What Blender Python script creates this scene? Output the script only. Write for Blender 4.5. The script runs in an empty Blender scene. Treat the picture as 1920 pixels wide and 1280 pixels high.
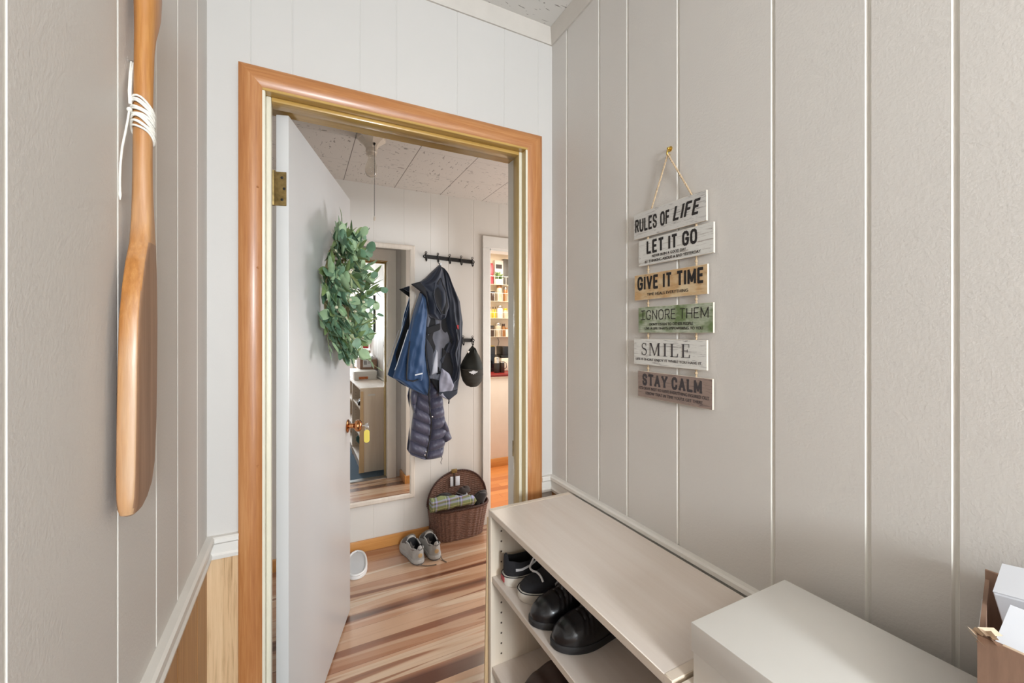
import bpy, bmesh, math, random
from mathutils import Vector, Matrix
random.seed(7)
SC = bpy.context.scene
COL = SC.collection
PI = math.pi
def S(r, g, b):
    f = lambda v: (v/255/12.92) if v/255 <= .04045 else ((v/255+.055)/1.055)**2.4
    return (f(r), f(g), f(b), 1)

# ------------------------------------------------------------ camera
H = 1.385
FPX, CX, CY, TH = 780.6, 960.0, 622.0, math.radians(26.957)
cd = bpy.data.cameras.new('camera'); cam = bpy.data.objects.new('camera', cd); COL.objects.link(cam)
cam.location = (0, 0, H); cam.rotation_euler = (PI/2, 0, -TH)
cd.sensor_width = 36; cd.lens = 36*FPX/1920; cd.shift_y = -(640-CY)/1920; cd.clip_start = .02
SC.camera = cam

# ------------------------------------------------------------ world, lights, exposure
w = bpy.data.worlds.new('world'); SC.world = w; w.use_nodes = True
w.node_tree.nodes['Background'].inputs[0].default_value = (.86, .93, 1, 1)
w.node_tree.nodes['Background'].inputs[1].default_value = 1.0
SC.view_settings.view_transform = 'Standard'; SC.view_settings.look = 'None'
SC.view_settings.exposure = -0.06; SC.view_settings.gamma = 1
def area(name, loc, to, sx, sy, power, col):
    l = bpy.data.lights.new(name, 'AREA'); l.shape = 'RECTANGLE'; l.size = sx; l.size_y = sy; l.energy = power; l.color = col
    o = bpy.data.objects.new(name, l); COL.objects.link(o); o.location = loc
    o.rotation_euler = (Vector(to)-Vector(loc)).to_track_quat('-Z', 'Y').to_euler(); return o
area('entry_window_daylight', (.24, -2.26, 1.74), (.30, 2, 1.25), .46, .55, 82, (.87, .94, 1))
area('entry_low_fill', (.27, -2.26, .66), (.30, 2, .75), .6, .5, 10, (.87, .94, 1))  # unseen fill added to brighten the inner hall's lower wall and floor
area('porch_warm_fill', (.30, -1.15, 2.49), (.30, -1.15, 0), .55, .8, 5, (1, .88, .74))  # added warm fill behind the camera, no lamp fixture there
area('hall_window_daylight', (2.36, 2.16, 1.20), (0, 2.15, .75), .8, .95, 25, (.97, .98, 1))
area('kitchen_ceiling_lamp', (2.0, 3.7, 2.28), (2.0, 3.75, 0), .8, .8, 38, (1, .90, .76))

# ------------------------------------------------------------ pixel helper: a photo pixel on a real plane
CT, ST = math.cos(TH), math.sin(TH)
def at(px, py, Y):
    t = (px-CX)/FPX; rx, ry, rz = ST+t*CT, CT-t*ST, -(py-CY)/FPX
    k = Y/ry; return (rx*k, H+rz*k)
def poly_at(pts, Y): return [at(x, y, Y) for x, y in pts]

# ------------------------------------------------------------ materials
def nodes(name):
    m = bpy.data.materials.new(name); m.use_nodes = True; nt = m.node_tree
    return m, nt, nt.nodes['Principled BSDF']
def N(nt, t, **kw):
    n = nt.nodes.new(t)
    for k, v in kw.items(): setattr(n, k, v)
    return n
def coords(nt, scale=(1, 1, 1), rot=(0, 0, 0)):
    tc = N(nt, 'ShaderNodeTexCoord'); mp = N(nt, 'ShaderNodeMapping')
    mp.inputs['Scale'].default_value = scale; mp.inputs['Rotation'].default_value = rot
    nt.links.new(tc.outputs['Object'], mp.inputs['Vector']); return mp.outputs['Vector']
def noise(nt, vec, scale, detail=3, rough=.5, dist=0):
    n = N(nt, 'ShaderNodeTexNoise'); n.inputs['Scale'].default_value = scale; n.inputs['Detail'].default_value = detail
    n.inputs['Roughness'].default_value = rough; n.inputs['Distortion'].default_value = dist
    nt.links.new(vec, n.inputs['Vector']); return n.outputs['Fac']
def ramp(nt, fac, stops, interp='LINEAR'):
    r = N(nt, 'ShaderNodeValToRGB'); r.color_ramp.interpolation = interp; e = r.color_ramp.elements
    while len(e) < len(stops): e.new(.5)
    for el, (p, c) in zip(e, stops): el.position = p; el.color = c
    nt.links.new(fac, r.inputs['Fac']); return r.outputs['Color']
def bump(nt, b, h, strength, dist):
    n = N(nt, 'ShaderNodeBump'); n.inputs['Strength'].default_value = strength; n.inputs['Distance'].default_value = dist
    nt.links.new(h, n.inputs['Height']); nt.links.new(n.outputs['Normal'], b.inputs['Normal'])
def M(name, col, rough=.5, metal=0, var=.08, vscale=12, bmp=None, stretch=(1, 1, 1), coat=0, sheen=0, spec=None):
    m, nt, b = nodes(name)
    v = coords(nt, stretch)
    lo = tuple(c*(1-var) for c in col[:3])+(1,); hi = tuple(min(1, c*(1+var)) for c in col[:3])+(1,)
    nt.links.new(ramp(nt, noise(nt, v, vscale, 4), [(.3, lo), (.7, hi)]), b.inputs['Base Color'])
    b.inputs['Roughness'].default_value = rough; b.inputs['Metallic'].default_value = metal
    if coat: b.inputs['Coat Weight'].default_value = coat; b.inputs['Coat Roughness'].default_value = .12
    if sheen: b.inputs['Sheen Weight'].default_value = sheen
    if spec is not None: b.inputs['Specular IOR Level'].default_value = spec
    if bmp: bump(nt, b, noise(nt, v, bmp[0], 3), bmp[1], bmp[2])
    return m
def wood(name, dark, light, axis='Z', grain=60, rough=.45, coat=0, rings=.5, mid=None):
    m, nt, b = nodes(name)
    sc = {'X': (.04, 1, 1), 'Y': (1, .04, 1), 'Z': (1, 1, .04)}[axis]
    v = coords(nt, sc)
    n1 = noise(nt, v, grain, 5, .65, .3); n2 = noise(nt, v, grain*.22, 3, .5, .6)
    mx = N(nt, 'ShaderNodeMix'); mx.inputs[0].default_value = rings
    nt.links.new(n1, mx.inputs[2]); nt.links.new(n2, mx.inputs[3])
    st = [(.32, dark), (.68, light)] if mid is None else [(.3, dark), (.5, mid), (.68, light)]
    nt.links.new(ramp(nt, mx.outputs[0], st), b.inputs['Base Color'])
    b.inputs['Roughness'].default_value = rough
    if coat: b.inputs['Coat Weight'].default_value = coat; b.inputs['Coat Roughness'].default_value = .2
    bump(nt, b, n1, .15, .002)
    return m
def planks(name, cols, width, length, rough=.22, coat=.6, streaks=((.0, (1, 1, 1, 1)), (1, (1, 1, 1, 1)))):
    m, nt, b = nodes(name); L = nt.links.new
    tc = N(nt, 'ShaderNodeTexCoord'); sp = N(nt, 'ShaderNodeSeparateXYZ'); L(tc.outputs['Object'], sp.inputs[0])
    def mt(op, a, bb=None):
        n = N(nt, 'ShaderNodeMath', operation=op)
        for i, x in enumerate((a, bb)):
            if x is None: continue
            if isinstance(x, (int, float)): n.inputs[i].default_value = x
            else: L(x, n.inputs[i])
        return n.outputs[0]
    yy = mt('DIVIDE', sp.outputs[1], width); row = mt('FLOOR', yy); fy = mt('FRACT', yy)
    w1 = N(nt, 'ShaderNodeTexWhiteNoise', noise_dimensions='1D'); L(row, w1.inputs['W'])
    xx = mt('DIVIDE', mt('ADD', sp.outputs[0], mt('MULTIPLY', w1.outputs['Value'], 3.7)), length)
    colm = mt('FLOOR', xx); fx = mt('FRACT', xx)
    cb = N(nt, 'ShaderNodeCombineXYZ'); L(row, cb.inputs[0]); L(colm, cb.inputs[1])
    w2 = N(nt, 'ShaderNodeTexWhiteNoise', noise_dimensions='2D'); L(cb.outputs[0], w2.inputs['Vector'])
    base = ramp(nt, w2.outputs['Value'], [(i/(len(cols)-1), c) for i, c in enumerate(cols)])
    def streak(sx, sy, k, det, dist):
        cv = N(nt, 'ShaderNodeCombineXYZ')
        L(mt('ADD', mt('MULTIPLY', sp.outputs[0], sx), mt('MULTIPLY', w2.outputs['Value'], 31+k)), cv.inputs[0])
        L(mt('ADD', mt('MULTIPLY', sp.outputs[1], sy), mt('MULTIPLY', w2.outputs['Value'], 57+k)), cv.inputs[1])
        return noise(nt, cv.outputs[0], 1.0, det, .6, dist)
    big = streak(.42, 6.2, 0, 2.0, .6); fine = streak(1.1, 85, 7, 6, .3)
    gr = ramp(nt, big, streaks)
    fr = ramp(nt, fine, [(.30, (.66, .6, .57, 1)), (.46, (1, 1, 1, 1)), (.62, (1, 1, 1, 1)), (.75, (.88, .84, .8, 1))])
    mx0 = N(nt, 'ShaderNodeMix', data_type='RGBA', blend_type='MULTIPLY'); mx0.inputs[0].default_value = 1
    L(base, mx0.inputs[6]); L(gr, mx0.inputs[7])
    mx = N(nt, 'ShaderNodeMix', data_type='RGBA', blend_type='MULTIPLY'); mx.inputs[0].default_value = .55
    L(mx0.outputs[2], mx.inputs[6]); L(fr, mx.inputs[7])
    gap = mt('MAXIMUM', mt('LESS_THAN', fy, .018), mt('LESS_THAN', fx, .0025))
    m2 = N(nt, 'ShaderNodeMix', data_type='RGBA', blend_type='MULTIPLY'); L(mt('MULTIPLY', gap, .6), m2.inputs[0])
    L(mx.outputs[2], m2.inputs[6]); m2.inputs[7].default_value = (.25, .16, .1, 1)
    L(m2.outputs[2], b.inputs['Base Color'])
    b.inputs['Roughness'].default_value = rough; b.inputs['Coat Weight'].default_value = coat; b.inputs['Coat Roughness'].default_value = .16
    return m
def tiles(name, x0, y0, size, col):
    m, nt, b = nodes(name); L = nt.links.new
    tc = N(nt, 'ShaderNodeTexCoord'); sp = N(nt, 'ShaderNodeSeparateXYZ'); L(tc.outputs['Object'], sp.inputs[0])
    def mt(op, a, bb=None):
        n = N(nt, 'ShaderNodeMath', operation=op)
        for i, x in enumerate((a, bb)):
            if x is None: continue
            if isinstance(x, (int, float)): n.inputs[i].default_value = x
            else: L(x, n.inputs[i])
        return n.outputs[0]
    tx = mt('DIVIDE', mt('SUBTRACT', sp.outputs[0], x0), size); ty = mt('DIVIDE', mt('SUBTRACT', sp.outputs[1], y0), size)
    par = mt('MODULO', mt('ABSOLUTE', mt('ADD', mt('FLOOR', tx), mt('FLOOR', ty))), 2)
    seam = mt('MAXIMUM', mt('LESS_THAN', mt('FRACT', tx), .013), mt('MULTIPLY', mt('LESS_THAN', mt('FRACT', ty), .009), .35))
    fl = []
    for sc in ((30, 95, 1), (95, 30, 1)):
        mp = N(nt, 'ShaderNodeMapping'); mp.inputs['Scale'].default_value = sc; L(tc.outputs['Object'], mp.inputs['Vector'])
        fl.append(noise(nt, mp.outputs['Vector'], 1.0, 1.5, .5, .8))
    mxf = N(nt, 'ShaderNodeMix'); L(par, mxf.inputs[0]); L(fl[0], mxf.inputs[2]); L(fl[1], mxf.inputs[3])
    big = noise(nt, tc.outputs['Object'], 9, 2)
    thr = mt('GREATER_THAN', mt('ADD', mxf.outputs[0], mt('MULTIPLY', big, .16)), .752)
    dark = mt('MAXIMUM', mt('MULTIPLY', thr, .62), mt('MULTIPLY', seam, .8))
    mc = N(nt, 'ShaderNodeMix', data_type='RGBA'); L(dark, mc.inputs[0]); mc.inputs[6].default_value = col; mc.inputs[7].default_value = S(92, 80, 70)
    L(mc.outputs[2], b.inputs['Base Color']); b.inputs['Roughness'].default_value = .9
    inv = mt('SUBTRACT', 1, dark); bump(nt, b, inv, .4, .003)
    return m
def plaid(name):
    m, nt, b = nodes(name); L = nt.links.new
    tc = N(nt, 'ShaderNodeTexCoord'); sp = N(nt, 'ShaderNodeSeparateXYZ'); L(tc.outputs['Object'], sp.inputs[0])
    G_, B_, Y_, R_, W_ = S(128, 138, 96), S(164, 168, 206), S(216, 214, 156), S(126, 66, 70), S(96, 110, 90)
    def stripe(o, per, stops):
        d = N(nt, 'ShaderNodeMath', operation='DIVIDE'); L(o, d.inputs[0]); d.inputs[1].default_value = per
        f = N(nt, 'ShaderNodeMath', operation='FRACT'); L(d.outputs[0], f.inputs[0]); return ramp(nt, f.outputs[0], stops, 'CONSTANT')
    a = stripe(sp.outputs[2], .075, [(0, G_), (.28, Y_), (.33, G_), (.55, B_), (.72, W_), (.82, R_), (.88, B_)])
    c = stripe(sp.outputs[0], .085, [(0, G_), (.22, W_), (.30, Y_), (.34, W_), (.5, B_), (.62, R_), (.66, G_)])
    mx = N(nt, 'ShaderNodeMix', data_type='RGBA'); mx.inputs[0].default_value = .5; L(a, mx.inputs[6]); L(c, mx.inputs[7])
    L(mx.outputs[2], b.inputs['Base Color']); b.inputs['Roughness'].default_value = .9; return m
def board_mat(name, base, dark, tint=None):
    m, nt, b = nodes(name); L = nt.links.new
    v = coords(nt, (1, 12, 160)); n1 = noise(nt, v, 1.4, 6, .7, 1.2)
    c1 = ramp(nt, n1, [(.34, dark), (.46, base), (.8, base)])
    if tint:
        v2 = coords(nt, (1, 14, 22)); n2 = noise(nt, v2, 1, 3, .6)
        mx = N(nt, 'ShaderNodeMix', data_type='RGBA'); L(ramp(nt, n2, [(.42, (0, 0, 0, 1)), (.62, (1, 1, 1, 1))]), mx.inputs[0])
        L(c1, mx.inputs[6]); mx.inputs[7].default_value = tint; c1 = mx.outputs[2]
    L(c1, b.inputs['Base Color']); b.inputs['Roughness'].default_value = .6; return m
def glass(name, col=(1, 1, 1, 1), rough=0.0, trans=1.0):
    m, nt, b = nodes(name); b.inputs['Base Color'].default_value = col; b.inputs['Roughness'].default_value = rough
    b.inputs['Transmission Weight'].default_value = trans; b.inputs['IOR'].default_value = 1.45; return m

PAINT = S(211, 206, 200); PAINTW = S(232, 229, 224)
wall_paint = M('wall_paint', PAINT, .5, var=.015, vscale=3, bmp=(240, .32, .0016))
groove_paint = M('groove_paint', S(226, 222, 214), .5, var=.02)
front_paint = M('door_wall_paint', S(204, 200, 195), .55, var=.015, vscale=3, bmp=(300, .08, .001))
hall_paint = M('hall_wall_paint', S(219, 213, 205), .6, var=.015, vscale=3)
trim_white = M('white_trim_paint', S(226, 222, 215), .4, var=.02)
crown_paint = M('cornice_paint', S(202, 195, 186), .45, var=.03, vscale=20, stretch=(1, 1, 1))
door_white = M('white_door_paint', S(216, 215, 214), .32, var=.02, vscale=4, stretch=(1, 1, .2))
jamb_cream = M('cream_jamb_paint', S(232, 226, 206), .4, var=.06, vscale=30, stretch=(1, 1, .1))
casing_z = wood('orange_fir_upright', S(162, 100, 54), S(202, 148, 98), 'Z', 190, .35, .25, mid=S(184, 124, 74))
casing_x = wood('orange_fir_head', S(162, 100, 54), S(202, 148, 98), 'X', 190, .35, .25, mid=S(184, 124, 74))
gold_z = wood('golden_varnish_upright', S(176, 148, 92), S(206, 180, 122), 'Z', 70, .3, .3)
gold_x = wood('golden_varnish_head', S(168, 130, 62), S(206, 168, 98), 'X', 70, .25, .4)
oak_panel = wood('oak_panelling', S(158, 118, 76), S(228, 196, 156), 'Z', 150, .5, 0, .35, mid=S(218, 184, 142))
brown_panel = wood('brown_panelling', S(150, 104, 60), S(190, 144, 96), 'Z', 130, .4, 0, .4)
base_wood = wood('orange_baseboard_wood', S(190, 124, 62), S(222, 164, 96), 'X', 50, .3, .3)
base_wood_y = wood('orange_baseboard_wood_side', S(190, 124, 62), S(222, 164, 96), 'Y', 50, .3, .3)
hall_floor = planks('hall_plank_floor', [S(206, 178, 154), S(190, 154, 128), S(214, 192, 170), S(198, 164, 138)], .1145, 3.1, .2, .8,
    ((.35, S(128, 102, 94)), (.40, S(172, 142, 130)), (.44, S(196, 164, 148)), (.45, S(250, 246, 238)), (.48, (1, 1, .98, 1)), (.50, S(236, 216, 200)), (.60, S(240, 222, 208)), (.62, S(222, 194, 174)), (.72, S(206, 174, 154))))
kit_floor = planks('kitchen_plank_floor', [S(178, 104, 52), S(206, 132, 72), S(190, 114, 58), S(214, 144, 84)], .075, .9, .2, .4)
carpet = M('blue_grey_carpet', S(72, 92, 110), .95, var=.45, vscale=260, bmp=(300, .8, .006))
sill_metal = M('worn_metal_sill', S(150, 150, 150), .35, .8, .2, 20)
ceil_tiles = tiles('fissured_ceiling_tiles', .237, .20, .308, S(222, 218, 212))
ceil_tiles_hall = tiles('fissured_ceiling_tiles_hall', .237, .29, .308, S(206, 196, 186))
maple = wood('pale_birch_laminate', S(220, 206, 194), S(234, 224, 215), 'Y', 40, .4, .1, .5)
maple_z = wood('pale_birch_laminate_upright', S(222, 204, 180), S(236, 223, 205), 'Z', 40, .4, .1, .5)
maple_edge = M('birch_edge_band', S(226, 212, 196), .45, var=.05, vscale=30)
hole_dark = M('dark_pin_hole', S(84, 70, 58), .8)
brass = M('aged_brass', S(150, 128, 84), .45, .85, .35, 60)
bright_brass = M('bright_brass', S(214, 178, 92), .25, 1, .1)
copper = M('copper_knob_metal', S(190, 132, 88), .2, 1, .08)
steel = M('bright_steel', S(210, 210, 208), .2, 1, .05)
black_iron = M('black_iron', S(30, 28, 26), .5, .2, .15)
cord_white = M('white_cotton_cord', S(232, 228, 218), .8, var=.08, vscale=200)
jute = M('jute_twine', S(196, 172, 140), .9, var=.2, vscale=300)
white_plastic = M('white_plastic', S(226, 224, 218), .3, var=.02)
white_card = M('white_card', S(228, 231, 238), .5, var=.02)
box_white = M('white_box_board', S(232, 230, 225), .35, var=.02, vscale=6)
cardboard = M('brown_cardboard', S(146, 116, 97), .8, var=.12, vscale=30, stretch=(1, 6, 1))
flute = M('pale_cardboard_edge', S(214, 190, 164), .85, var=.1, vscale=80)
ink = M('black_lettering', S(34, 30, 30), .7, var=.05)
ink_soft = M('charcoal_lettering', S(66, 60, 62), .7, var=.05)

# ------------------------------------------------------------ mesh builder
class G:
    def __init__(s): s.bm = bmesh.new(); s.mi = 0
    def _tag(s, faces):
        for f in faces: f.material_index = s.mi
    def box(s, lo, hi, bev=0, seg=2, rot=None, piv=None):
        lo, hi = [min(a, b) for a, b in zip(lo, hi)], [max(a, b) for a, b in zip(lo, hi)]
        c = [(a+b)/2 for a, b in zip(lo, hi)]; d = [b-a for a, b in zip(lo, hi)]
        r = bmesh.ops.create_cube(s.bm, size=1); vs = r['verts']
        for v in vs: v.co = Vector((c[0]+v.co.x*d[0], c[1]+v.co.y*d[1], c[2]+v.co.z*d[2]))
        fs = {f for v in vs for f in v.link_faces}; s._tag(fs)
        if bev:
            es = {e for v in vs for e in v.link_edges}
            rr = bmesh.ops.bevel(s.bm, geom=list(es)+vs, offset=min(bev, min(d)*.49), segments=seg, affect='EDGES', profile=.5)
            fs = set(rr['faces']) | {f for f in fs if f.is_valid}; s._tag(fs); vs = list({v for f in fs for v in f.verts})
        if rot is not None:
            bmesh.ops.rotate(s.bm, verts=vs, cent=piv or c, matrix=rot)
        return vs
    def prism(s, poly, axis, a, b):
        def P(u, v, t): return {'X': (t, u, v), 'Y': (u, t, v), 'Z': (u, v, t)}[axis]
        A = [s.bm.verts.new(P(u, v, a)) for u, v in poly]; B = [s.bm.verts.new(P(u, v, b)) for u, v in poly]
        fs = [s.bm.faces.new(A), s.bm.faces.new(B[::-1])]; n = len(poly)
        for i in range(n): fs.append(s.bm.faces.new((A[i], B[i], B[(i+1) % n], A[(i+1) % n])))
        s._tag(fs); return fs
    def grid(s, rows, closed=False, cap=False):
        V = [[s.bm.verts.new(p) for p in r] for r in rows]; fs = []
        for i in range(len(V)-1):
            n = len(V[i])
            for j in range(n if closed else n-1):
                k = (j+1) % n
                fs.append(s.bm.faces.new((V[i][j], V[i][k], V[i+1][k], V[i+1][j])))
        if cap: fs += [s.bm.faces.new(V[0][::-1]), s.bm.faces.new(V[-1])]
        s._tag(fs); return V
    def tube(s, pts, r, seg=8, cap=True):
        pts = [Vector(p) for p in pts]; n = len(pts); rows = []
        R = r if isinstance(r, (list, tuple)) else [r]*n
        up = Vector((0, 0, 1)); prev = None
        for i, p in enumerate(pts):
            d = (pts[min(i+1, n-1)]-pts[max(i-1, 0)]).normalized()
            a = prev if prev is not None else (up if abs(d.z) < .9 else Vector((1, 0, 0)))
            x = (a-d*a.dot(d))
            if x.length < 1e-5: x = Vector((1, .3, .2)); x -= d*x.dot(d)
            x.normalize(); y = d.cross(x); prev = x
            rows.append([p+(x*math.cos(2*PI*k/seg)+y*math.sin(2*PI*k/seg))*R[i] for k in range(seg)])
        s.grid(rows, True, cap)
    def lathe(s, prof, c, axis=(0, 0, 1), seg=24):
        q = Vector((0, 0, 1)).rotation_difference(Vector(axis).normalized()); c = Vector(c)
        s.grid([[c+q @ Vector((max(r, 1e-4)*math.cos(2*PI*k/seg), max(r, 1e-4)*math.sin(2*PI*k/seg), z)) for k in range(seg)] for r, z in prof], True, True)
    def ball(s, c, r, seg=12, rings=8):
        r = r if isinstance(r, (tuple, list)) else (r, r, r)
        s.grid([[(c[0]+r[0]*math.sin(t)*math.cos(2*PI*k/seg), c[1]+r[1]*math.sin(t)*math.sin(2*PI*k/seg), c[2]+r[2]*math.cos(t)) for k in range(seg)]
                for t in [max(.02, min(PI-.02, PI*i/rings)) for i in range(rings+1)]], True, True)
    def relief(s, poly, Yb, thick, fold=None, nx=36, nz=48, edge=.005, power=2.2, back=True, lean=0):
        """solid cloth body over an outline in the (x, z) plane; Yb back plane, front bulges towards -y"""
        zs = [p[1] for p in poly]; z0, z1 = min(zs), max(zs); F, Bk = [], []
        for i in range(nz+1):
            z = z0+(z1-z0)*(.002+.996*i/nz); xs = []
            for j in range(len(poly)):
                (xa, za), (xb, zb) = poly[j], poly[(j+1) % len(poly)]
                if (za-z)*(zb-z) < 0: xs.append(xa+(xb-xa)*(z-za)/(zb-za))
            if len(xs) < 2: continue
            xl, xr = min(xs), max(xs); v = i/nz; rf, rb = [], []
            for k in range(nx+1):
                u = k/nx; x = xl+(xr-xl)*u
                e = max(0, 1-abs(2*u-1)**power)**.5*(max(0, 1-abs(2*v-1)**14))**.5
                t = edge+(thick-edge)*e
                if fold: t += fold(u, v, x, z)*min(1, e*1.6)
                yb = Yb-lean*(1-v)
                rf.append((x, yb-t, z)); rb.append((x, yb, z))
            F.append(rf); Bk.append(rb)
        rows = [f+b[::-1] for f, b in zip(F, Bk)]
        s.grid(rows, True, True)
def clean(g):
    bmesh.ops.recalc_face_normals(g.bm, faces=g.bm.faces)
def wloc(o):
    v = Vector((0, 0, 0))
    while o is not None: v += o.location; o = o.parent
    return v
def part(g, name, mats, parent=None, smooth=35, loc=None, local=False, recalc=True):
    """g is modelled in world coordinates; the object is shifted to its parent's (or its own) origin"""
    if recalc: clean(g)
    base = Vector((0, 0, 0)) if local else (wloc(parent) if parent is not None else Vector(loc or (0, 0, 0)))
    if not local: bmesh.ops.translate(g.bm, verts=g.bm.verts, vec=-base)
    me = bpy.data.meshes.new(name); g.bm.to_mesh(me); g.bm.free()
    for m in (mats if isinstance(mats, (list, tuple)) else [mats]): me.materials.append(m)
    me.shade_smooth()
    if smooth < 180: me.set_sharp_from_angle(angle=math.radians(smooth))
    o = bpy.data.objects.new(name, me); COL.objects.link(o)
    if parent is not None: o.parent = parent
    elif not local: o.location = base
    return o
def tag(o, label, cat, group=None):
    o['label'] = label; o['category'] = cat
    if group: o['group'] = group
    return o
def thing(name, label, cat, loc=(0, 0, 0), group=None, rot=(0, 0, 0)):
    o = bpy.data.objects.new(name, None); o.empty_display_size = .05; COL.objects.link(o)
    o.location = loc; o.rotation_euler = rot; return tag(o, label, cat, group)
def struct(g, name, mats, smooth=30):
    o = part(g, name, mats, None, smooth); o['kind'] = 'structure'; return o
def copy_tree(o, parent=None):
    c = o.copy(); COL.objects.link(c)
    if parent is not None: c.parent = parent
    for ch in [x for x in COL.objects if x.parent == o]: copy_tree(ch, c)
    return c
def lettering(text, origin, width, height, mat, parent, bold=0, shear=0, name='lettering', normal_x=-1, rise=0):
    """flat lettering on a board that faces -x; reads towards -y; origin = (x, y of left end, z of bottom)"""
    cu = bpy.data.curves.new('text', 'FONT'); cu.body = text; cu.size = 1; cu.offset = bold; cu.shear = shear; cu.extrude = 0
    ob = bpy.data.objects.new('text', cu); COL.objects.link(ob)
    dg = bpy.context.evaluated_depsgraph_get(); me = bpy.data.meshes.new_from_object(ob.evaluated_get(dg))
    bpy.data.objects.remove(ob)
    xs = [v.co.x for v in me.vertices]; ys = [v.co.y for v in me.vertices]; x0, x1, y0, y1 = min(xs), max(xs), min(ys), max(ys)
    g = G(); g.bm.from_mesh(me); bpy.data.meshes.remove(me)
    for v in g.bm.verts:
        a = (v.co.x-x0)/(x1-x0)*width; b_ = (v.co.y-y0)/(y1-y0)*height
        v.co = Vector((origin[0], origin[1]-a, origin[2]+b_+rise*a))
    r = bmesh.ops.extrude_face_region(g.bm, geom=list(g.bm.faces))
    bmesh.ops.translate(g.bm, verts=[e for e in r['geom'] if isinstance(e, bmesh.types.BMVert)], vec=(-.0005, 0, 0))
    return part(g, name, mat, parent, 30)

# ============================================================ SETTING
XL, XR, YD, YB = -.219, .852, 1.34, 2.77
YR = -2.2                        # rear wall of the porch
ZC, ZH = 2.525, 2.325            # ceiling heights: porch, inner hall
DX0, DX1, DZ = -.086, .733, 2.05 # door opening
def panel(g, axis, face, out, u0, u1, z0, z1, grooves, gw=.0045, gd=.004, t=.09, mi=(0, 1)):
    """wall slab with real v-grooves; face = coordinate of its plane; out = +1/-1 direction away from the room"""
    us = [(u0, 0, 0)]
    for c in sorted(grooves):
        if u0+gw < c < u1-gw: us += [(c-gw, 0, 1), (c-gw*.3, gd, 1), (c+gw*.3, gd, 1), (c+gw, 0, 0)]
    us.append((u1, 0, 0))
    def P(u, d, z): return (face+out*d, u, z) if axis == 'X' else (u, face+out*d, z)
    lo = [g.bm.verts.new(P(u, d, z0)) for u, d, _ in us]; hi = [g.bm.verts.new(P(u, d, z1)) for u, d, _ in us]
    bl = [g.bm.verts.new(P(u, t, z)) for u, z in ((u0, z0), (u1, z0), (u1, z1), (u0, z1))]
    for i in range(len(us)-1):
        f = g.bm.faces.new((lo[i], lo[i+1], hi[i+1], hi[i])); f.material_index = mi[1] if us[i][2] else mi[0]
    fs = [g.bm.faces.new(bl), g.bm.faces.new(lo+[bl[1], bl[0]]), g.bm.faces.new(hi+[bl[2], bl[3]]),
          g.bm.faces.new((lo[0], hi[0], bl[3], bl[0])), g.bm.faces.new((lo[-1], hi[-1], bl[2], bl[1]))]
    for f in fs: f.material_index = mi[0]
RG = [1.241, 1.06, .931, .748, .511, .353, .248, .06, -.14, -.32, -.44, -.62, -.8, -1.0, -1.2, -1.42, -1.6, -1.85]
LG = [.5, .739, .908, 1.047, 1.226, .31, .14, -.1, -.3, -.5, -.75, -.9, -1.2, -1.5, -1.8]
FG = [-.122, -.02, .162, .271, .473, .65, .79]
ZRAIL = .80
g = G(); panel(g, 'X', XR, 1, YR, YD, ZRAIL, ZC, RG); panel(g, 'X', XR, 1, YR, YD, 0, ZRAIL, RG, mi=(2, 2))
struct(g, 'wall_right', [wall_paint, groove_paint, brown_panel])
g = G(); panel(g, 'X', XL, -1, YR, YD, ZRAIL, ZC, LG, gw=.0034, gd=.003); panel(g, 'X', XL, -1, YR, YD, 0, ZRAIL, LG, mi=(2, 2))
struct(g, 'wall_left', [wall_paint, groove_paint, brown_panel])
g = G(); JX0, JX1 = DX0-.02, DX1+.02
panel(g, 'Y', YD, 1, XL-.09, JX0, ZRAIL, ZC, FG, gd=.0011, gw=.0022, t=.12, mi=(0, 0)); panel(g, 'Y', YD, 1, XL-.09, JX0, 0, ZRAIL, [-.185], mi=(2, 2), gd=.001, t=.12)
panel(g, 'Y', YD, 1, JX0, JX1, DZ+.02, ZC, FG, gd=.0011, gw=.0022, t=.12, mi=(0, 0))
panel(g, 'Y', YD, 1, JX1, XR+.09, 0, ZC, FG, gd=.0011, gw=.0022, t=.12, mi=(0, 0))
struct(g, 'wall_front', [front_paint, groove_paint, oak_panel])
# rear wall of the porch with a big glazed opening, lower pane added for fill
g = G(); WX0, WX1, WZ0, WZ1 = -.14, .74, .34, 2.22
for lo, hi in (((XL-.09, 0), (WX0, ZC)), ((WX1, 0), (XR+.09, ZC)), ((WX0, 0), (WX1, WZ0)), ((WX0, WZ1), (WX1, ZC))):
    g.box((lo[0], YR-.09, lo[1]), (hi[0], YR, hi[1]))
struct(g, 'wall_rear', front_paint)
g = G()
for lo, hi in (((WX0, WZ0), (WX0+.05, WZ1)), ((WX1-.05, WZ0), (WX1, WZ1)), ((WX0+.05, WZ0), (WX1-.05, WZ0+.05)), ((WX0+.05, WZ1-.05), (WX1-.05, WZ1)), ((WX0+.05, 1.02), (WX1-.05, 1.14))):
    g.box((lo[0], YR-.05, lo[1]), (hi[0], YR-.01, hi[1]), .004)
struct(g, 'window_1', trim_white)
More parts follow.
